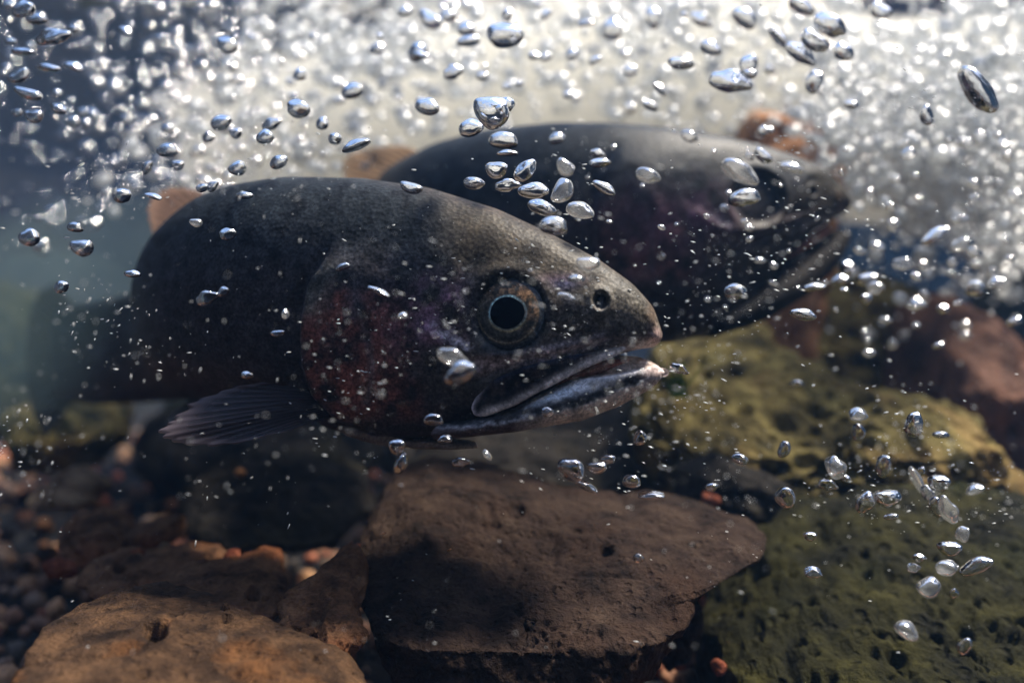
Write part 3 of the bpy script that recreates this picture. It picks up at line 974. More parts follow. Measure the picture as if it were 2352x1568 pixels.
def fish(name, label, sp, warp, kind):
    spine = catmull([P(x_, 784, D_)[:2] for x_, D_ in sp['spine']], 60)
    spx = 1176 + spine[:, 0] / k(spine[:, 1])
    seg = np.r_[0, np.cumsum(np.hypot(*np.diff(spine, axis=0).T))]

    def at_len(s_):
        return np.stack([np.interp(s_, seg, spine[:, 0]), np.interp(s_, seg, spine[:, 1])], -1)

    def at_px(x_):
        o_ = np.argsort(spx)
        return np.stack([np.interp(x_, spx[o_], spine[o_, 0]), np.interp(x_, spx[o_], spine[o_, 1])], -1)

    nst = sp['nst']
    Lt = 0.0040
    s_ = np.r_[Lt * np.linspace(0, 1, 24, endpoint=False) ** 1.8, Lt + (seg[-1] - Lt) * (lambda q_: 0.55 * q_ + 0.45 * q_ ** 2)(np.linspace(0, 1, nst - 24))]
    Cc = at_len(s_)
    tg = np.gradient(Cc, axis=0)
    tg /= np.linalg.norm(tg, axis=1, keepdims=True)
    nr2 = np.stack([-tg[:, 1], tg[:, 0]], -1)          # towards the camera's side
    px = 1176 + Cc[:, 0] / k(Cc[:, 1])
    zt = CZ + (784 - smooth_tab(px, sp['top'], wdt=5)) * k(Cc[:, 1])
    zb = CZ + (784 - smooth_tab(px, sp['bot'], wdt=5)) * k(Cc[:, 1])
    Wd = smooth_tab(px, sp['W'], wdt=5)
    tip = np.sqrt(1 - (1 - np.clip(s_ / Lt, 0, 1)) ** 2)
    zm = (zt[0] + zb[0]) / 2
    zt = np.where(s_ < Lt, zm + (zt - zm) * (0.05 + 0.95 * tip), zt)
    zb = np.where(s_ < Lt, zm + (zb - zm) * (0.05 + 0.95 * tip), zb)
    Wd = Wd * (0.05 + 0.95 * tip)
    root = bpy.data.objects.new(name, None)
    COL.objects.link(root)
    origin = np.array([*at_px(sp['eye'][0] - 300), 0.0])
    origin[2] = zb.min()
    root.location = origin
    root.empty_display_size = 0.02
    tag(root, label, 'fish')
    child('body', loft(s_, Cc, nr2, zt, zb, Wd, warp, kind, rows=sp['rows']), M['skin'], root, origin)

    # lower jaw
    jx = np.linspace(0, 1, 150) ** 1.5
    jx = sp['jaw_x'][0] + (sp['jaw_x'][1] - sp['jaw_x'][0]) * jx
    Cj = at_px(jx)
    ln = np.array(at_px(sp['jaw_x'][0] - 60) - at_px(sp['jaw_x'][0] - 160))
    ln /= np.linalg.norm(ln)
    base0 = at_px(sp['jaw_x'][0] - 80)
    # keep the tip on the same line as the head
    over = jx > spx.max() - 2
    Cj[over] = base0 + ln * (np.abs(jx[over] - (sp['jaw_x'][0] - 80)) * k(base0[1]))[:, None]
    tj = np.gradient(Cj, axis=0)
    tj /= np.linalg.norm(tj, axis=1, keepdims=True)
    nj = np.stack([-tj[:, 1], tj[:, 0]], -1)
    ztj = CZ + (784 - smooth_tab(jx, sp['jaw_top'], wdt=3)) * k(Cj[:, 1])
    zbj = CZ + (784 - smooth_tab(jx, sp['jaw_bot'], wdt=3)) * k(Cj[:, 1])
    Wj = smooth_tab(jx, sp['jaw_W'], wdt=3)

    def jaw_rim(u):
        return np.interp(u, [1180, 1250, 1319, 1406, 1482, 1515], [925, 895, 867, 862, 846, 836])

    def jaw_in(u, v):
        # the inside of the mouth lies behind the near gum
        return -0.0055 * (1 - sstep(-5, 4, v - jaw_rim(u))) * sstep(1230, 1290, u) + 0.0007 * np.exp(-((v - jaw_rim(u) - 8) / 10) ** 2) * (1 - sstep(1440, 1500, u))

    def jaw_col(u, v, hv):
        nz = fbm(np.stack([u / 20, v / 20, 0 * u], -1), 3)
        nf = fbm(np.stack([u / 7, v / 7, 0 * u + 5], -1), 3)
        c = np.zeros(u.shape + (3,)) + np.array((0.62, 0.60, 0.62))
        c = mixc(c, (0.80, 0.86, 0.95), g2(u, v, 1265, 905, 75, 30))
        line = np.interp(u, [1080, 1170, 1292, 1387, 1444, 1490], [965, 955, 930, 901, 878, 858])
        wid = np.interp(u, [1080, 1200, 1320, 1440, 1490], [16, 14, 18, 13, 5])
        dk = np.exp(-(np.abs(v - line + 5 * nz + 3 * nf) / wid) ** 3)
        c = mixc(c, (0.015, 0.014, 0.018), dk * 0.97)
        low = sstep(2, 16, v - line - wid * 0.4 + 5 * nz)
        c = mixc(c, (0.74, 0.60, 0.51), low * sstep(1160, 1300, u))
        c = mixc(c, (0.10, 0.07, 0.07), low * (1 - sstep(1160, 1300, u)))
        inner = 1 - sstep(-5, 4, v - jaw_rim(u))
        c = mixc(c, (0.50, 0.40, 0.33), inner * sstep(1240, 1300, u))
        c = mixc(c, (0.30, 0.09, 0.06), inner * g2(u, v, 1340, 858, 45, 14))
        c = mixc(c, (0.52, 0.41, 0.38), g2(u, v, 1502, 855, 26, 30))
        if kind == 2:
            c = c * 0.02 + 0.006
        return (c * (1 + 0.22 * nz[..., None] + 0.15 * nf[..., None])).clip(0.004, 0.92)

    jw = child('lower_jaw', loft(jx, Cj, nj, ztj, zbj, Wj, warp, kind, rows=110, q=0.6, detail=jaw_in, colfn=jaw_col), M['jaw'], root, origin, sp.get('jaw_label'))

    # mouth lining and tongue, between the jaws
    def flat_col(c_):
        return lambda u, v, hv: np.zeros(u.shape + (3,)) + np.array(c_)
    tx = np.linspace(sp['tongue'][0], sp['tongue'][1], 40)
    Ct = at_px(tx)
    tt_ = np.gradient(Ct, axis=0)
    tt_ /= np.linalg.norm(tt_, axis=1, keepdims=True)
    nt2 = np.stack([-tt_[:, 1], tt_[:, 0]], -1)
    yy = tab(tx, sp['tongue_y'])
    zc = CZ + (784 - yy) * k(Ct[:, 1])
    hh = 0.0028 * np.sin(np.linspace(0.15, np.pi * 0.9, 40)) ** 0.6
    child('tongue', loft(tx, Ct, nt2, zc + hh, zc - hh, 0.009 * hh / hh.max() + 0.002, warp, kind, rows=24, detail=False, colfn=flat_col((0.34, 0.13, 0.09))), M['jaw'], root, origin)

    # upper jaw plate along the side of the mouth
    def near_D(px_, py_):
        t0, t1 = tab(px_, sp['top']), tab(px_, sp['bot'])
        cosv = np.clip((py_ - (t0 + t1) / 2) / ((t1 - t0) / 2), -1, 1)
        f_ = np.maximum(np.sqrt(1 - cosv ** 2) ** 0.72, 0.80)
        return at_px(px_)[..., 1] - smooth_tab(px_, sp['W'], wdt=5) * f_ * sp['plate_f'] - 0.0002
    pol = sp['plate']
    v_, f_ = pillow(pol, 0.0, sp.get('plate_t', 0.0013), tilt=lambda a_, b_: near_D(a_.ravel(), b_.ravel()).reshape(a_.shape), nr=64, na=190, box=0.34, amp=0.00012, freq=150, seed=3)
    u, v = project(v_)
    edge = pdist(u, v, pol + [pol[0]])
    sc_ = sp['plate_s']
    u2, v2 = warp(u, v)
    nz = fbm(np.stack([u2 / 18, v2 / 18, 0 * u], -1), 3)
    low = np.exp(-(pdist(u, v, sp['plate_low']) / (15 * sc_)) ** 2.5)
    c = np.zeros(u.shape + (3,)) + np.array((0.014, 0.012, 0.014))
    c = mixc(c, (0.06, 0.04, 0.032), np.clip(nz, 0, 1) * 0.6)
    c = mixc(c, (0.74, 0.64, 0.60), low)
    c = mixc(c, (0.55, 0.48, 0.50), np.exp(-(edge / (7 * sc_)) ** 2) * sstep(0, 1, (sp['plate_rear'] - u) / (60 * sc_) + 0.2))
    c = mixc(c, (0.03, 0.033, 0.055), np.exp(-(pdist(u, v, sp['plate_up']) / (10 * sc_)) ** 2) * 0.8)
    child('upper_jaw_plate', (v_, f_, (c * (1 + 0.3 * nz[..., None])).clip(0.004, 0.9)), M['jaw'], root, origin)

    # throat fold
    if 'throat' in sp:
        v_, f_ = pillow(sp['throat'], sp['throat_D'], 0.010, nr=30, na=90, box=0.6, amp=0.0004, freq=80, seed=5)
        child('throat_fold', (v_, f_, np.zeros_like(v_) + np.array((0.24, 0.20, 0.18))), M['jaw'], root, origin)

    # eye on the near side and its twin on the far side
    ex, ey, er = sp['eye']
    ec = at_px(ex)
    i_ = int(np.argmin(np.abs(px - ex)))
    n2 = np.array([*nr2[i_], 0.0])
    n2[2] = 0.10
    n2 /= np.linalg.norm(n2)
    We = smooth_tab(np.array([ex]), sp['W'])[0]
    Ds = ec[1] - We
    E = P(ex, ey, Ds) + 0.0
    sc = er * k(Ds)
    for side in (1, -1):
        if side < 0:
            E = E.copy()
            nh = np.array([*nr2[i_], 0.0])
            E = E - nh * 2 * np.dot(E - np.array([*ec, E[2]]), nh)
            n2 = n2 - nh * 2 * np.dot(n2, nh)
        ax = np.cross(np.array([0, 0, 1.0]), n2)
        ax /= np.linalg.norm(ax)
        ay = np.cross(n2, ax)

        def dome(rho_th, rfun, lift, colf):
            rho, th = rho_th
            R_, T_ = np.meshgrid(rho, th, indexing='ij')
            rr = R_ * rfun(T_)
            hgt = 0.34 * (np.sqrt(np.maximum(1.15 - rr ** 2, 0)) - 0.387) * sc + lift
            v = E + (ax * (rr * np.cos(T_) * sc)[..., None]) + (ay * (rr * np.sin(T_) * sc)[..., None]) + n2 * (hgt - 0.0022)[..., None]
            c_ = colf(rr, T_)
            f = grid_faces(len(rho), len(th), wrap_v=True)
            tri = np.vstack([f[:, [0, 1, 2]], f[:, [0, 2, 3]]])
            vv = v.reshape(-1, 3)
            # close the middle
            n0 = len(vv)
            vv = np.vstack([vv, v[0].mean(0)])
            cc = np.vstack([c_.reshape(-1, 3), c_.reshape(len(rho), -1, 3)[0].mean(0)])
            j = np.arange(len(th))
            tri = np.vstack([tri, np.stack([(j + 1) % len(th), j, np.full(len(th), n0)], -1)])
            if np.dot(vnormals(vv, tri).mean(0), n2) < 0:
                tri = tri[:, ::-1]
            return vv, tri, cc

        th = np.linspace(0, 2 * np.pi, 96, endpoint=False)
        one = lambda T_: np.ones_like(T_)

        def c_out(rr, T_):
            nz = fbm(np.stack([rr * 8, T_ * 3, 0 * T_], -1), 3)
            c_ = np.zeros(rr.shape + (3,)) + np.array((0.055, 0.058, 0.062))
            c_ = mixc(c_, (0.09, 0.10, 0.09), np.clip(0.3 + nz, 0, 1) * 0.6)
            c_ = mixc(c_, (0.02, 0.035, 0.06), sstep(0.84, 1.0, rr) * 0.8)
            return c_

        def c_iris(rr, T_):
            nz = fbm(np.stack([np.cos(T_) * rr * 14, np.sin(T_) * rr * 14, 0 * T_], -1), 4)
            up = sstep(-0.5, 0.7, np.cos(T_ - math.radians(50 if side > 0 else 130)))
            c_ = np.zeros(rr.shape + (3,)) + np.array((0.055, 0.05, 0.04))
            c_ = mixc(c_, (0.38, 0.20, 0.09), up * np.clip(0.45 + 0.9 * nz, 0, 1) * sstep(0.45, 0.55, rr) * (1 - sstep(0.80, 0.92, rr) * 0.5))
            c_ = mixc(c_, (0.15, 0.15, 0.14), np.clip(nz, 0, 1) * 0.4)
            c_ = mixc(c_, (0.55, 0.42, 0.26), np.exp(-((rr - 0.83) / 0.022) ** 2) * sstep(-0.1, 0.5, -np.sin(T_)) * 0.35)
            c_ = mixc(c_, (0.03, 0.028, 0.025), np.exp(-((rr - 0.72) / 0.05) ** 2) * sstep(-0.2, 0.5, -np.sin(T_)) * 0.8)
            rp = pup(T_)
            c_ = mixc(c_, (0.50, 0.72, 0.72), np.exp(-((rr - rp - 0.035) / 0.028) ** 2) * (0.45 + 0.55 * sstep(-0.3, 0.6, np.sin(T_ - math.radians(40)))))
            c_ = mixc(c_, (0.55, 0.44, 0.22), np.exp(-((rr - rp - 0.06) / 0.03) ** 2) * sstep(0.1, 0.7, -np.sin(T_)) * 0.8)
            return (c_ * (1.0 if kind == 1 else 2.2)).clip(0.004, 0.9)

        pa = np.radians([0, 25, 50, 80, 105, 135, 160, 190, 220, 250, 280, 310, 335, 360])
        pr = np.array([.475, .455, .41, .40, .40, .41, .42, .435, .43, .42, .43, .44, .46, .475]) * 1.06
        sgn = 1 if side > 0 else -1

        def pup(T_):
            aa = np.mod(T_ if sgn > 0 else np.pi - T_, 2 * np.pi)
            return np.interp(aa, pa, pr)

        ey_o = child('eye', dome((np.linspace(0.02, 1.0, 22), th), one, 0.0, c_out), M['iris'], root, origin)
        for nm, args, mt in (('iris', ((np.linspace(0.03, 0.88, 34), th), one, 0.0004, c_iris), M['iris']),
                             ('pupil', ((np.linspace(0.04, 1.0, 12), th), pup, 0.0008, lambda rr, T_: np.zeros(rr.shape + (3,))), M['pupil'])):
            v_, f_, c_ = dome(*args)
            me = mesh_np(nm, v_ - origin, f_, c_)
            io = bpy.data.objects.new(nm, me)
            COL.objects.link(io)
            me.materials.append(mt)
            io.parent = ey_o
    for (nm, base, margin, kw) in sp['fins']:
        child(nm, fin_mesh([P(*q_) for q_ in base], [P(*q_) for q_ in margin], **kw), M['fin'], root, origin)
    return root


near = dict(
    spine=[(1521, 0.282), (1400, 0.2845), (1165, 0.291), (900, 0.303), (700, 0.318), (575, 0.345), (515, 0.385), (490, 0.430), (465, 0.480), (410, 0.530), (315, 0.575), (220, 0.610), (140, 0.640)],
    nst=430, rows=150, eye=(1165, 718, 84),
    top=[(1521, 752), (1512, 728), (1500, 706), (1480, 682), (1450, 650), (1380, 600), (1270, 540), (1150, 484), (1000, 437), (860, 416), (700, 413), (620, 425), (575, 441), (515, 484), (490, 528), (465, 584), (410, 640), (315, 676), (220, 694), (140, 704)],
    bot=[(1521, 790), (1510, 795), (1500, 797), (1460, 803), (1400, 820), (1340, 852), (1280, 892), (1200, 948), (1150, 976), (1000, 1000), (880, 1004), (800, 985), (750, 955), (700, 935), (640, 928), (575, 922), (515, 918), (490, 910), (465, 912), (410, 918), (315, 926), (220, 928), (140, 916)],
    W=[(1525, 0.010), (1500, 0.0115), (1450, 0.0155), (1350, 0.0205), (1165, 0.0265), (1000, 0.0305), (850, 0.0345), (700, 0.038), (575, 0.040), (515, 0.0405), (490, 0.039), (465, 0.035), (410, 0.030), (315, 0.025), (220, 0.017), (140, 0.009)],
    jaw_x=(1524, 1050), jaw_label='lower jaw with white gum line and black stripe',
    jaw_top=[(1524, 853), (1515, 842), (1490, 827), (1465, 819), (1420, 815), (1350, 848), (1280, 884), (1200, 928), (1100, 952), (1050, 960)],
    jaw_bot=[(1524, 856), (1518, 868), (1508, 880), (1480, 900), (1420, 932), (1340, 962), (1200, 985), (1100, 995), (1050, 998)],
    jaw_W=[(1524, 0.003), (1516, 0.007), (1500, 0.0095), (1450, 0.0135), (1300, 0.0195), (1150, 0.0245), (1050, 0.0275)],
    tongue=(1445, 1240), tongue_y=[(1445, 828), (1380, 845), (1300, 872), (1240, 895)],
    plate=[(1450, 792), (1395, 800), (1330, 812), (1270, 825), (1200, 842), (1140, 868), (1100, 900), (1082, 935), (1090, 955), (1115, 957), (1180, 932), (1240, 900), (1300, 868), (1360, 838), (1410, 818), (1450, 804)],
    plate_low=[(1120, 955), (1180, 934), (1240, 902), (1300, 868), (1360, 838), (1405, 817), (1450, 801)],
    plate_up=[(1330, 814), (1270, 828), (1200, 846), (1140, 872)],
    plate_rear=1120, plate_f=0.99, plate_s=1.0,
    throat=[(740, 940), (800, 978), (870, 1000), (1000, 1008), (1160, 1012), (1165, 1020), (1100, 1027), (980, 1027), (880, 1018), (800, 998), (745, 965)], throat_D=0.297,
    fins=[
        ('pectoral_fin', [(742, 898, 0.283), (757, 925, 0.285), (770, 950, 0.288)],
         [(600, 878, 0.282), (510, 894, 0.280), (440, 925, 0.276), (395, 968, 0.272), (370, 1000, 0.268), (410, 1016, 0.268), (500, 1018, 0.270), (600, 1004, 0.274), (690, 980, 0.281)],
         dict(nrays=150, nl=26, color=(0.065, 0.048, 0.060), edge=(0.19, 0.15, 0.165), jag=0.03, rays=15)),
        ('dorsal_fin', [(520, 490, 0.380), (496, 528, 0.42), (478, 572, 0.458)],
         [(470, 446, 0.386), (395, 432, 0.41), (350, 455, 0.44), (340, 510, 0.47), (380, 590, 0.482)],
         dict(nrays=90, nl=16, color=(0.30, 0.20, 0.155), edge=(0.42, 0.29, 0.22), rays=11)),
        ('tail_fin', [(170, 700, 0.63), (150, 800, 0.638), (170, 915, 0.63)],
         [(125, 650, 0.645), (82, 680, 0.66), (62, 790, 0.668), (64, 920, 0.66), (105, 1010, 0.645)],
         dict(nrays=110, nl=18, color=(0.055, 0.055, 0.06), edge=(0.07, 0.07, 0.075), rays=18)),
        ('pelvic_fin', [(470, 905, 0.372), (455, 912, 0.385), (445, 915, 0.40)],
         [(455, 965, 0.365), (415, 985, 0.368), (388, 978, 0.378), (395, 945, 0.392)],
         dict(nrays=60, nl=12, color=(0.17, 0.16, 0.17), edge=(0.3, 0.32, 0.36), rays=9)),
    ])
far = dict(
    spine=[(1933, 0.452), (1850, 0.446), (1748, 0.438), (1600, 0.430), (1400, 0.428), (1200, 0.440), (1050, 0.465), (960, 0.505), (900, 0.555), (850, 0.61), (790, 0.67), (740, 0.73)],
    nst=300, rows=110, eye=(1748, 455, 54),
    top=[(1933, 478), (1930, 462), (1922, 445), (1905, 422), (1870, 390), (1800, 362), (1740, 342), (1640, 318), (1500, 298), (1400, 291), (1280, 290), (1150, 303), (1050, 328), (960, 372), (900, 420), (850, 470), (790, 530), (740, 570)],
    bot=[(1933, 484), (1925, 493), (1880, 522), (1829, 552), (1780, 600), (1740, 655), (1700, 705), (1640, 765), (1530, 788), (1400, 800), (1200, 800), (1050, 790), (960, 780), (900, 770), (850, 755), (790, 735), (740, 720)],
    W=[(1940, 0.010), (1905, 0.014), (1850, 0.020), (1748, 0.027), (1600, 0.034), (1400, 0.038), (1200, 0.040), (1050, 0.039), (960, 0.036), (900, 0.030), (850, 0.024), (790, 0.015), (740, 0.008)],
    jaw_x=(1947, 1610),
    jaw_top=[(1947, 536), (1938, 528), (1915, 531), (1880, 553), (1829, 584), (1780, 615), (1700, 660), (1610, 720)],
    jaw_bot=[(1947, 541), (1940, 556), (1920, 588), (1890, 628), (1830, 680), (1740, 732), (1680, 756), (1610, 775)],
    jaw_W=[(1947, 0.003), (1938, 0.008), (1900, 0.013), (1830, 0.019), (1740, 0.026), (1610, 0.033)],
    tongue=(1900, 1790), tongue_y=[(1900, 525), (1840, 560), (1790, 595)],
    plate=[(1910, 500), (1860, 508), (1800, 524), (1735, 545), (1680, 568), (1652, 596), (1660, 616), (1700, 615), (1750, 600), (1800, 574), (1850, 543), (1900, 515)],
    plate_low=[(1700, 613), (1750, 598), (1800, 572), (1850, 541), (1905, 510)],
    plate_up=[(1860, 510), (1800, 527), (1735, 548)],
    plate_rear=1720, plate_f=0.99, plate_s=0.6,
    fins=[
        ('dorsal_fin', [(985, 368, 0.495), (930, 398, 0.53), (890, 440, 0.565)],
         [(940, 338, 0.50), (870, 338, 0.53), (800, 355, 0.565), (785, 400, 0.59), (820, 450, 0.592)],
         dict(nrays=90, nl=16, color=(0.40, 0.28, 0.19), edge=(0.55, 0.42, 0.30), rays=11)),
        ('pectoral_fin', [(1395, 735, 0.392), (1410, 752, 0.393), (1425, 766, 0.395)],
         [(1300, 735, 0.39), (1180, 770, 0.385), (1130, 820, 0.38), (1230, 830, 0.38), (1350, 800, 0.388)],
         dict(nrays=60, nl=14, color=(0.085, 0.062, 0.078), edge=(0.2, 0.16, 0.18), rays=12)),
        ('tail_fin', [(745, 575, 0.728), (738, 645, 0.735), (745, 715, 0.728)],
         [(735, 510, 0.76), (722, 560, 0.79), (718, 645, 0.80), (722, 730, 0.79), (735, 780, 0.76)],
         dict(nrays=70, nl=12, color=(0.055, 0.055, 0.06), edge=(0.07, 0.07, 0.075), rays=18)),
    ])


def warp_far(u, v):
    du = u - 1748
    s_ = 1.24 + 0.62 * sstep(-60, 150, du)
    return 1165 + du * s_, 718 + (v - 455) * s_


fish('trout', 'near dark trout with open mouth and red gill cover, head in sharp focus', near, lambda u, v: (u, v), 1)
fish('trout', 'far blurred dark trout with purple cheek, swimming behind the near one', far, warp_far, 2)

# ------------------------------------------------------------------ aerated water, haze
def blob_cloud(name, label, centres, dens, color, mat_name):
    """One closed lumpy body of milky, aerated water: a metaball-like hull of overlapping swells."""
    import bmesh
    v, f = ico(5)
    vs, fs, off = [], [], 0
    c0, r0 = centres[0]
    # star-shaped hull round the middle
    cen = np.mean([c for c, r_ in centres], axis=0)
    d = v / np.linalg.norm(v, axis=1, keepdims=True)
    rad = np.zeros(len(d))
    for c, r_ in centres:
        o_ = (c - cen)
        r3 = np.array(r_)
        a_ = (d * d / r3 ** 2).sum(1)
        b_ = -2 * (d * o_ / r3 ** 2).sum(1)
        c_ = (o_ * o_ / r3 ** 2).sum() - 1
        disc = b_ * b_ - 4 * a_ * c_
        t_ = np.where(disc > 0, (-b_ + np.sqrt(np.maximum(disc, 0))) / (2 * a_), 0)
        rad = np.maximum(rad, t_)
    p = d * rad[:, None]
    p = p * (1 + 0.16 * fbm(d * 4 + 3, 4))[:, None] + cen
    p[:, 2] = np.minimum(p[:, 2], SURF - 0.025)
    o = obj(name, mesh_np(name, p, f), volume_mat(mat_name, color, dens, 0.1))
    return tag(o, label, 'foam', kind='stuff')


blob_cloud('aerated_water', 'bright milky cloud of aerated water behind and above the trout',
           [(np.array(P(1250, 300, 0.98)), (0.36, 0.28, 0.095)), (np.array(P(790, 360, 0.94)), (0.25, 0.24, 0.065)), (np.array(P(1650, 290, 0.98)), (0.30, 0.28, 0.10)), (np.array(P(1980, 300, 0.95)), (0.19, 0.24, 0.10))],
           11.0, (0.997, 0.978, 0.90), 'milky_water')
blob_cloud('murky_water', 'pale greenish murk in the open water left of the near trout',
           [(np.array(P(170, 800, 0.60)), (0.13, 0.13, 0.065)), (np.array(P(330, 620, 0.72)), (0.12, 0.13, 0.07)), (np.array(P(60, 760, 0.62)), (0.12, 0.14, 0.07))],
           1.1, (0.30, 0.44, 0.43), 'green_murk')

hz = 8.0
hv_ = np.array([(x_, y_, z_) for x_ in (-hz, hz) for y_ in (-hz + 0.6, hz + 0.6) for z_ in (-1.3, 1.0)], float)
hf_ = np.array([(0, 1, 3, 2), (4, 6, 7, 5), (0, 4, 5, 1), (2, 3, 7, 6), (0, 2, 6, 4), (1, 5, 7, 3)])
hv_[:, 2] = np.where(hv_[:, 2] > 0, 1.3, hv_[:, 2])
hz_o = obj('haze', mesh_np('haze', hv_, hf_, smooth=False), volume_mat('murky_water', (0.20, 0.42, 0.85), 0.048, 0.3))
tag(hz_o, 'faint murk of the stream water around everything', 'haze', kind='stuff')

# ------------------------------------------------------------------ bubbles
bv, bf = ico(4)
BM = []
for i in range(10):
    p = bv.copy()
    d = 1 + 0.24 * vnoise(bv * 0.85 + i * 5.7) + (0.07 if i % 3 else 0.13) * vnoise(bv * 1.5 + i)
    p = p * d[:, None]
    if i in (2, 5, 8):                       # domes: flatter below
        p[:, 2] = np.where(p[:, 2] < 0, p[:, 2] * 0.55, p[:, 2])
    if i in (4, 9):                          # beans
        p[:, 2] += 0.35 * (p[:, 0] ** 2 - 0.3)
    BM.append(p)
BMESH = {}


def bubble_mesh(i, mat):
    if (i, mat) not in BMESH:
        me = mesh_np('air_bubble', BM[i], bf)
        me.materials.append(M[mat])
        BMESH[(i, mat)] = me
    return BMESH[(i, mat)]


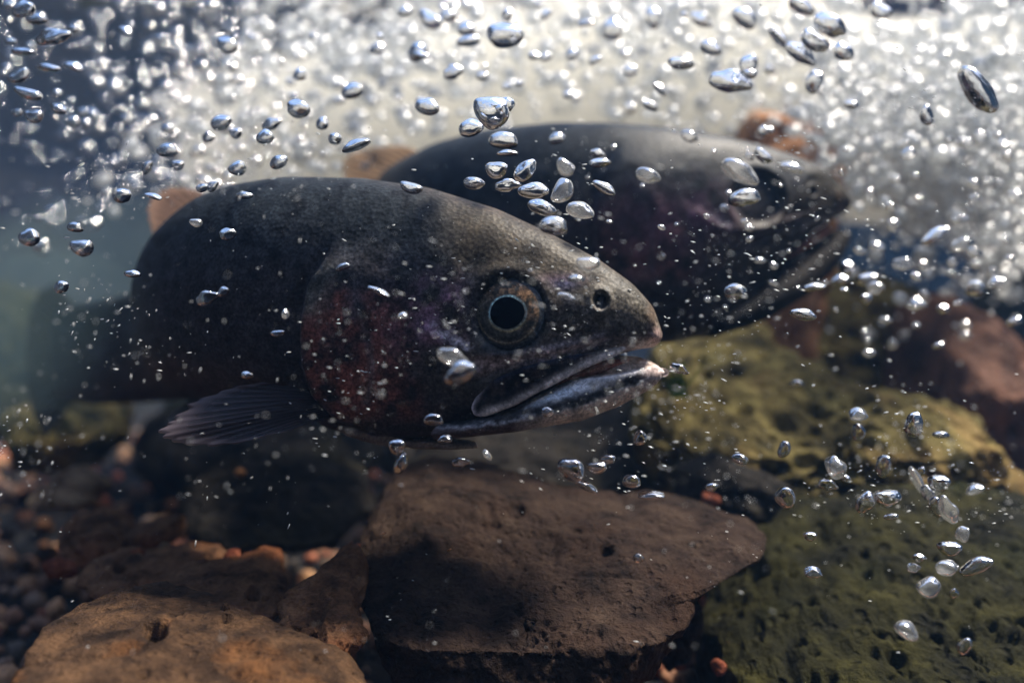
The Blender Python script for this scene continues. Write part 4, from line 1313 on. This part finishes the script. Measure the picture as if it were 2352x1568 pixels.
# (px, py, half width, half height, tilt in degrees, metres from the camera, milky 0/1)
B = [
    (1155, 82, 46, 28, 0, .33, 0), (1040, 165, 20, 15, 10, .34, 0), (985, 248, 28, 20, -10, .30, 0), (1128, 256, 42, 34, 0, .27, 0), (1163, 240, 20, 18, 0, .275, 0),
    (1085, 300, 28, 25, 20, .28, 0), (1155, 328, 32, 22, 0, .29, 0), (1166, 353, 24, 10, 0, .285, 0), (1140, 388, 26, 20, 0, .27, 0), (1090, 420, 24, 15, -5, .25, 0),
    (1205, 395, 34, 21, 50, .27, 0), (1165, 425, 25, 14, 0, .265, 0), (1230, 440, 35, 19, 0, .26, 0), (1290, 440, 32, 22, 60, .27, 1), (1246, 476, 33, 17, -25, .25, 0),
    (1332, 490, 32, 24, -10, .26, 1), (1270, 524, 31, 25, 0, .23, 1), (820, 335, 34, 17, 20, .26, 0), (945, 430, 27, 13, -15, .24, 0), (1490, 403, 29, 18, -20, .30, 1),
    (1375, 375, 27, 11, 5, .30, 0), (1372, 351, 15, 9, -15, .31, 0), (1390, 435, 29, 13, -30, .28, 0), (1298, 384, 24, 16, -35, .30, 1), (1280, 317, 19, 14, 0, .32, 1),
    (1697, 402, 46, 27, -28, .31, 1), (1708, 460, 34, 24, 10, .30, 1), (1818, 388, 28, 17, -15, .33, 1), (1753, 357, 24, 13, -40, .33, 0), (1585, 313, 21, 14, -30, .34, 1),
    (683, 250, 28, 22, 0, .30, 0), (622, 285, 20, 12, 20, .31, 0), (612, 316, 20, 17, 15, .29, 0), (545, 387, 20, 15, 35, .29, 0), (640, 371, 21, 15, 15, .28, 0),
    (512, 286, 23, 21, 35, .31, 0), (385, 350, 22, 18, 15, .31, 0), (340, 385, 17, 14, 60, .31, 0), (410, 378, 14, 12, 0, .30, 0), (280, 448, 20, 18, 0, .27, 0),
    (463, 432, 15, 10, 20, .27, 0), (488, 428, 13, 9, 40, .27, 0), (70, 548, 22, 21, 0, .25, 0), (188, 568, 24, 18, 0, .24, 0), (141, 658, 16, 15, 0, .25, 0),
    (305, 632, 17, 11, 0, .26, 0), (173, 525, 16, 14, 0, .26, 0), (352, 452, 19, 9, -20, .27, 0), (542, 305, 14, 13, 0, .31, 0), (770, 318, 15, 14, 0, .30, 0),
    (740, 285, 17, 14, 65, .31, 0), (478, 315, 12, 12, 0, .32, 0), (813, 210, 25, 18, 20, .34, 0), (688, 172, 16, 13, 60, .36, 0), (960, 118, 22, 22, 0, .36, 0),
    (967, 130, 18, 11, 0, .35, 0), (1075, 98, 26, 12, 10, .37, 0), (1072, 70, 20, 22, 0, .38, 0), (990, 45, 30, 18, -30, .40, 0), (1030, 38, 24, 12, 10, .40, 0), (522, 538, 20, 15, 15, .25, 0),
    (475, 683, 22, 16, 15, .24, 0), (515, 670, 14, 11, 30, .24, 0), (450, 511, 14, 9, 0, .26, 1), (562, 448, 19, 9, -8, .26, 0), (870, 672, 27, 10, -22, .235, 0),
    (788, 615, 17, 9, 22, .24, 0), (925, 726, 12, 10, 0, .235, 1), (638, 764, 16, 8, 5, .24, 1), (655, 720, 12, 9, 85, .24, 1), (567, 861, 15, 9, -5, .24, 1),
    (1040, 818, 32, 20, -25, .215, 1), (1062, 856, 38, 25, 28, .21, 0), (1350, 605, 29, 15, 0, .225, 1), (1325, 640, 18, 10, -10, .225, 1), (1300, 683, 21, 10, -12, .225, 1),
    (995, 966, 22, 17, 0, .235, 0), (1022, 1009, 17, 13, 0, .24, 0), (912, 1022, 19, 18, 0, .235, 0), (921, 1062, 25, 15, 65, .235, 0), (1256, 946, 16, 12, 0, .24, 0),
    (1058, 1060, 18, 12, 0, .245, 0), (1314, 1082, 33, 26, -30, .24, 0), (1370, 1072, 24, 14, 0, .245, 0), (1396, 1053, 18, 11, 0, .25, 0), (1345, 1118, 29, 12, -22, .245, 0),
    (1450, 1108, 20, 19, 0, .25, 0), (1497, 1138, 31, 11, 0, .25, 0), (1468, 1005, 18, 15, 70, .26, 0), (1120, 1045, 15, 8, -55, .24, 1), (1465, 1281, 14, 11, 0, .24, 1),
    (1560, 846, 19, 11, -30, .28, 0), (1848, 724, 29, 14, -12, .28, 0), (1988, 685, 14, 12, 0, .34, 0), (1690, 668, 25, 18, -10, .30, 0), (1870, 662, 26, 12, 10, .32, 0),
    (2100, 974, 29, 23, 88, .27, 1), (1972, 955, 20, 19, 0, .29, 1), (1969, 992, 21, 14, 88, .29, 1), (1919, 1072, 27, 23, 100, .28, 1), (1942, 1098, 12, 9, -20, .28, 1),
    (1902, 1112, 19, 13, -20, .28, 0), (1806, 1139, 26, 23, 110, .27, 0), (1800, 1032, 21, 13, 65, .29, 0), (1701, 1053, 19, 12, -22, .28, 0), (2032, 1070, 25, 17, 85, .30, 0),
    (2160, 1000, 18, 10, 0, .30, 1), (2104, 1102, 33, 14, -65, .29, 1), (2156, 1106, 22, 20, 0, .28, 1), (2130, 1132, 20, 14, 100, .28, 1), (2115, 1082, 12, 9, 60, .30, 1),
    (2178, 1172, 29, 17, 110, .27, 1), (2150, 1160, 24, 14, 100, .275, 1), (2036, 1142, 33, 20, 0, .26, 0), (1986, 1152, 27, 18, 55, .27, 1), (2240, 1126, 20, 13, 30, .30, 1),
    (2046, 1187, 16, 9, 10, .26, 0), (2213, 1226, 18, 14, 70, .27, 1), (2180, 1256, 25, 17, 0, .26, 1), (2176, 1302, 26, 19, 0, .25, 1), (2110, 1280, 17, 10, 0, .255, 1),
    (2098, 1302, 13, 11, 0, .255, 1), (2246, 1298, 38, 16, 28, .26, 1), (2132, 1348, 28, 22, 25, .25, 1), (2190, 1362, 12, 9, 60, .26, 1), (2080, 1452, 26, 24, -20, .235, 1),
    (2215, 1482, 21, 14, 60, .235, 1), (1868, 1316, 20, 15, 0, .255, 0), (1860, 1229, 14, 11, 0, .265, 0), (1636, 1117, 15, 11, 10, .28, 0), (1560, 146, 33, 13, -5, .33, 0),
    (1675, 186, 42, 23, -15, .32, 0), (1722, 148, 24, 21, 70, .33, 0), (1722, 170, 17, 10, 0, .325, 0), (1868, 186, 26, 19, 70, .34, 0), (1632, 116, 25, 19, -15, .36, 0),
    (1706, 45, 30, 19, -30, .38, 0), (1790, 92, 34, 13, -45, .35, 0), (1870, 95, 36, 18, -35, .33, 0), (1908, 58, 40, 22, -30, .33, 0), (1935, 118, 27, 19, -30, .34, 0),
    (1838, 122, 34, 16, -38, .34, 0), (2250, 214, 62, 20, -55, .30, 0), (2128, 265, 24, 12, -65, .32, 0), (1957, 240, 17, 9, -20, .34, 0), (1840, 20, 31, 18, -25, .37, 0),
    (1492, 245, 18, 11, -20, .35, 0), (1515, 206, 20, 12, -45, .36, 0), (2022, 25, 27, 16, -30, .38, 0), (1755, 300, 13, 13, 0, .36, 0), (1770, 298, 8, 8, 0, .36, 0), (1610, 45, 24, 13, -30, .40, 0),
    (1410, 70, 24, 26, 0, .42, 0), (1500, 40, 20, 22, 0, .42, 0), (1315, 125, 15, 13, 0, .38, 0), (1228, 132, 15, 11, 0, .37, 0), (1107, 178, 14, 11, 0, .37, 0), (1345, 55, 20, 9, 10, .42, 0),
    (80, 265, 20, 16, 0, .30, 0), (135, 250, 18, 12, -20, .31, 0), (520, 104, 24, 20, 0, .34, 0), (120, 85, 34, 15, 12, .30, 0), (58, 22, 26, 18, 25, .30, 0), (65, 215, 30, 12, -12, .30, 0),
    (110, 155, 28, 9, -8, .31, 0), (55, 122, 24, 10, 5, .31, 0), (85, 48, 22, 13, 15, .32, 0), (170, 155, 18, 13, -25, .33, 0), (45, 175, 26, 12, 30, .31, 0), (2012, 660, 20, 16, 0, .36, 1),
    (1945, 615, 18, 17, 0, .36, 1), (2075, 605, 22, 14, -10, .37, 1), (2150, 540, 34, 14, 35, .36, 1), (2050, 515, 16, 13, 0, .38, 1), (2240, 660, 20, 18, 0, .36, 1), (2290, 650, 20, 13, 30, .36, 1),
    (2330, 740, 17, 12, 25, .36, 1), (2110, 700, 18, 14, 0, .37, 1), (1990, 640, 24, 16, 10, .38, 1), (2035, 735, 16, 9, -10, .36, 1), (2165, 710, 15, 12, 0, .36, 1), (2210, 560, 24, 15, 10, .37, 1),
    (1930, 645, 20, 13, 15, .37, 1), (1995, 810, 16, 9, 0, .35, 1), (1830, 880, 15, 9, 0, .35, 1), (1745, 600, 12, 9, 0, .34, 1), (2155, 795, 13, 9, 20, .35, 1),
]
REG = [
    ('before the near trout\'s face', lambda x, y: 690 < x < 1420 and 560 < y < 930),
    ('before the near trout\'s dark flank', lambda x, y: 330 < x <= 690 and 430 < y < 900),
    ('where the two trout overlap', lambda x, y: 1050 < x < 1350 and 370 < y < 560),
    ('over the far trout\'s head', lambda x, y: 1540 < x < 1960 and 290 < y < 520),
    ('over the far trout\'s dark back', lambda x, y: 900 < x <= 1540 and 290 < y < 450),
    ('under the near trout\'s jaw', lambda x, y: 860 < x < 1560 and 930 < y < 1300),
    ('before the mossy boulder', lambda x, y: x > 1600 and y > 1110),
    ('before the sunlit olive ridge', lambda x, y: x > 1500 and 690 < y <= 1110),
    ('right of the far trout\'s snout', lambda x, y: x > 1600 and 500 < y <= 720),
    ('in white water at top right', lambda x, y: x > 1450 and y < 300),
    ('in white water above the trout', lambda x, y: 880 < x <= 1450 and y < 330),
    ('in the blue top left corner', lambda x, y: x < 300 and y < 300),
    ('in dim water at left', lambda x, y: x <= 330),
    ('above the near trout\'s back', lambda x, y: True),
]
ORD = ['leftmost', 'second from left', 'third from left', 'fourth from left', 'fifth from left', 'sixth from left', 'seventh from left', 'eighth from left', 'ninth from left', 'tenth from left',
       '11th from left', '12th from left', '13th from left', '14th from left', '15th from left', '16th from left', '17th from left', '18th from left', '19th from left', '20th from left',
       '21st from left', '22nd from left', '23rd from left', '24th from left', '25th from left', '26th from left', '27th from left', '28th from left']
def region(x, y):
    for i_, (nm, fn) in enumerate(REG):
        if fn(x, y):
            return i_


def shape_word(b):
    a_ = b[2] / b[3]
    s = 'long' if a_ > 2.1 else ('oval' if a_ > 1.3 else 'round')
    if a_ > 1.5 and abs(((b[4] + 90) % 180) - 90) > 18:
        s += ' tilted' if abs(((b[4] + 90) % 180) - 90) < 60 else ' upright'
    z_ = 'large' if b[2] > 29 else ('small' if b[2] < 16 else 'mid-sized')
    return z_ + ' ' + ('milky' if b[6] else 'silvery') + ' ' + s


counts = {}
for bi in sorted(range(len(B)), key=lambda q_: B[q_][0]):
    b = B[bi]
    counts.setdefault((region(b[0], b[1]), shape_word(b)), []).append(bi)
for (rg, sw), lst in counts.items():
    for rank, bi in enumerate(lst):
        x_, y_, a_, c_, tl, D, mk = B[bi]
        o = bpy.data.objects.new('air_bubble', bubble_mesh((bi * 7 + 3) % 10, 'froth' if mk and bi % 2 else 'bubble'))
        COL.objects.link(o)
        o.location = P(x_, y_, D)
        kk = k(D) / 1.0
        o.scale = (a_ * kk, (a_ + c_) / 2 * kk, c_ * kk)
        # tilt is counter-clockwise as seen by the camera
        o.rotation_euler = (0, -math.radians(tl), 0)
        lab = sw + ' bubble ' + REG[rg][0]
        if len(lst) > 1:
            lab += ', ' + ORD[rank] if len(lst) > 1 else ''
        tag(o, lab, 'bubble', 'air bubbles ' + REG[rg][0])

XR = np.random.default_rng(31)
for (nm, lab, cnt, xr, yr, dr, rr, tl0, mt) in (
        ('right', 'small bubble among many in the thick bubble curtain right of the far trout', 46, (1960, 2340), (300, 800), (0.33, 0.46), (9, 17), -25, 'froth'),
        ('top', 'small bright bubble among many in the white water over the trout', 34, (420, 1900), (10, 260), (0.36, 0.5), (8, 16), 0, 'bubble'),
        ('fish', 'small white bubble among many drifting in front of the far trout', 40, (1300, 1950), (300, 720), (0.28, 0.36), (4, 10), -15, 'froth'),
        ('corner', 'small bluish bubble among many in the top left corner', 16, (10, 420), (10, 330), (0.32, 0.46), (8, 16), 15, 'bubble')):
    for i in range(cnt):
        x_, y_, D = XR.uniform(*xr), XR.uniform(*yr), XR.uniform(*dr)
        a_ = XR.uniform(*rr)
        o = bpy.data.objects.new('air_bubble', bubble_mesh(int(XR.integers(0, 10)), mt))
        COL.objects.link(o)
        o.location = P(x_, y_, D)
        o.scale = np.array([a_, a_ * 0.9, a_ * XR.uniform(0.55, 0.95)]) * k(D)
        o.rotation_euler = (0, -math.radians(tl0 + XR.normal(0, 20)), XR.uniform(-.5, .5))
        tag(o, lab, 'bubble', 'scattered bubbles, ' + nm)

# the rest of the bubbles: past counting
def low_edge(x):
    return np.interp(x, [0, 150, 300, 600, 900, 1200, 1500, 1800, 1930, 2050, 2200, 2352], [560, 520, 450, 420, 350, 300, 305, 340, 420, 500, 570, 600])


def make_cloud(name, label, npts, Drange, rr_px, dens_fn, mat, base_sub, tilt_fn, seed, stretch=(1.0, 1.5)):
    r = np.random.default_rng(seed)
    acc = []
    n_ = 0
    while n_ < npts:
        x_ = r.uniform(-60, 2412, 20000)
        y_ = r.uniform(-60, 1500, 20000)
        ok = r.random(20000) < dens_fn(x_, y_)
        acc.append(np.stack([x_[ok], y_[ok]], -1))
        n_ += ok.sum()
    xy = np.vstack(acc)[:npts]
    xy = xy[np.hypot(xy[:, 0] - 1165, xy[:, 1] - 718) > 62]
    npts = len(xy)
    D = r.uniform(Drange[0], Drange[1], npts)
    p = P(xy[:, 0], xy[:, 1], D)
    ok = p[:, 2] < SURF - 0.012
    p, D, xy = p[ok], D[ok], xy[ok]
    npts = len(p)
    rad = (rr_px[0] + (rr_px[1] - rr_px[0]) * r.random(npts) ** 3.0) * k(D)
    st = r.uniform(*stretch, npts)
    sc_ = np.stack([rad * st, rad, rad / np.sqrt(st)], -1)
    tl = np.radians(tilt_fn(xy[:, 0], xy[:, 1]) + r.normal(0, 14, npts))
    cR, sR = np.cos(tl), np.sin(tl)
    Zr, O = np.zeros(npts), np.ones(npts)
    mats_ = np.stack([cR, Zr, -sR, Zr, O, Zr, sR, Zr, cR], -1).reshape(-1, 3, 3)
    vv, ff = ico(base_sub)
    o = obj(name, scatter_mesh(name, vv, ff, p, sc_, mats_), M[mat])
    return tag(o, label, 'bubbles', kind='stuff')


def dens_top(x, y):
    d = (1 - sstep(-60, 40, y - low_edge(x)))
    d = d * sstep(330, 640, x + 0.7 * (y - 200))
    d = d * (0.45 + 0.55 * sstep(0, 150, y)) * (1 - 0.55 * sstep(-170, -40, y - low_edge(x)) * (1 - sstep(1750, 1950, x)))
    d = d * (0.35 + 0.65 * sstep(-0.35, 0.35, fbm(np.stack([x / 210, y / 120, 0 * x], -1), 3)))
    return d


def dens_right(x, y):
    d = sstep(1780, 2000, x) * sstep(60, 240, y) * (1 - sstep(250, 640, y - 0.35 * (x - 2050))) ** 1.3
    return d * (0.4 + 0.6 * sstep(-0.4, 0.3, fbm(np.stack([x / 150, y / 90, 0 * x + 6], -1), 3))) + 0.03 * sstep(1850, 2000, x) * (1 - sstep(700, 800, y)) * sstep(300, 400, y)


def dens_all(x, y):
    lowr = sstep(1500, 1900, x) * (1 - sstep(1000, 1500, y)) * 0.5
    dr = sstep(-0.25, 0.5, fbm(np.stack([x / 260, y / 190, 0 * x + 2], -1), 3)) * 0.9 + 0.1
    return dr * np.clip(0.9 * sstep(250, 380, y) * (1 - sstep(1000, 1200, y)) * (1 - sstep(1500, 1900, x)) * 0.5 + lowr + 0.05, 0, 1)


def tilt_swirl(x, y):
    return np.interp(x, [0, 500, 1000, 1400, 2000, 2352], [15, 10, 0, -10, -28, -38])


make_cloud('bubble_cloud', 'dense swarm of small air bubbles in the white water over the trout', 6200, (0.50, 1.0), (3, 19), dens_top, 'cloud', 2, tilt_swirl, 11)
make_cloud('clear_bubbles', 'swarm of clear bluish bubbles in the dark water at the upper left', 700, (0.40, 0.95), (5, 15), lambda x, y: (1 - sstep(480, 800, x)) * (1 - sstep(-60, 60, y - low_edge(x))) * (0.25 + 0.75 * sstep(100, 400, x)), 'blue', 2, tilt_swirl, 14)
make_cloud('bubble_curtain', 'thick curtain of milky bubbles at the right of the far trout', 3000, (0.46, 0.95), (4, 17), dens_right, 'milky', 2, tilt_swirl, 12)
make_cloud('fine_bubbles', 'countless specks of fine bubbles drifting in front of the trout', 4000, (0.17, 0.272), (0.6, 3.2), dens_all, 'speck', 1, lambda x, y: np.where(x < 700, 70.0 * ((x * 7 + y * 3).astype(int) % 2), -8.0), 13, stretch=(1.5, 3.2))
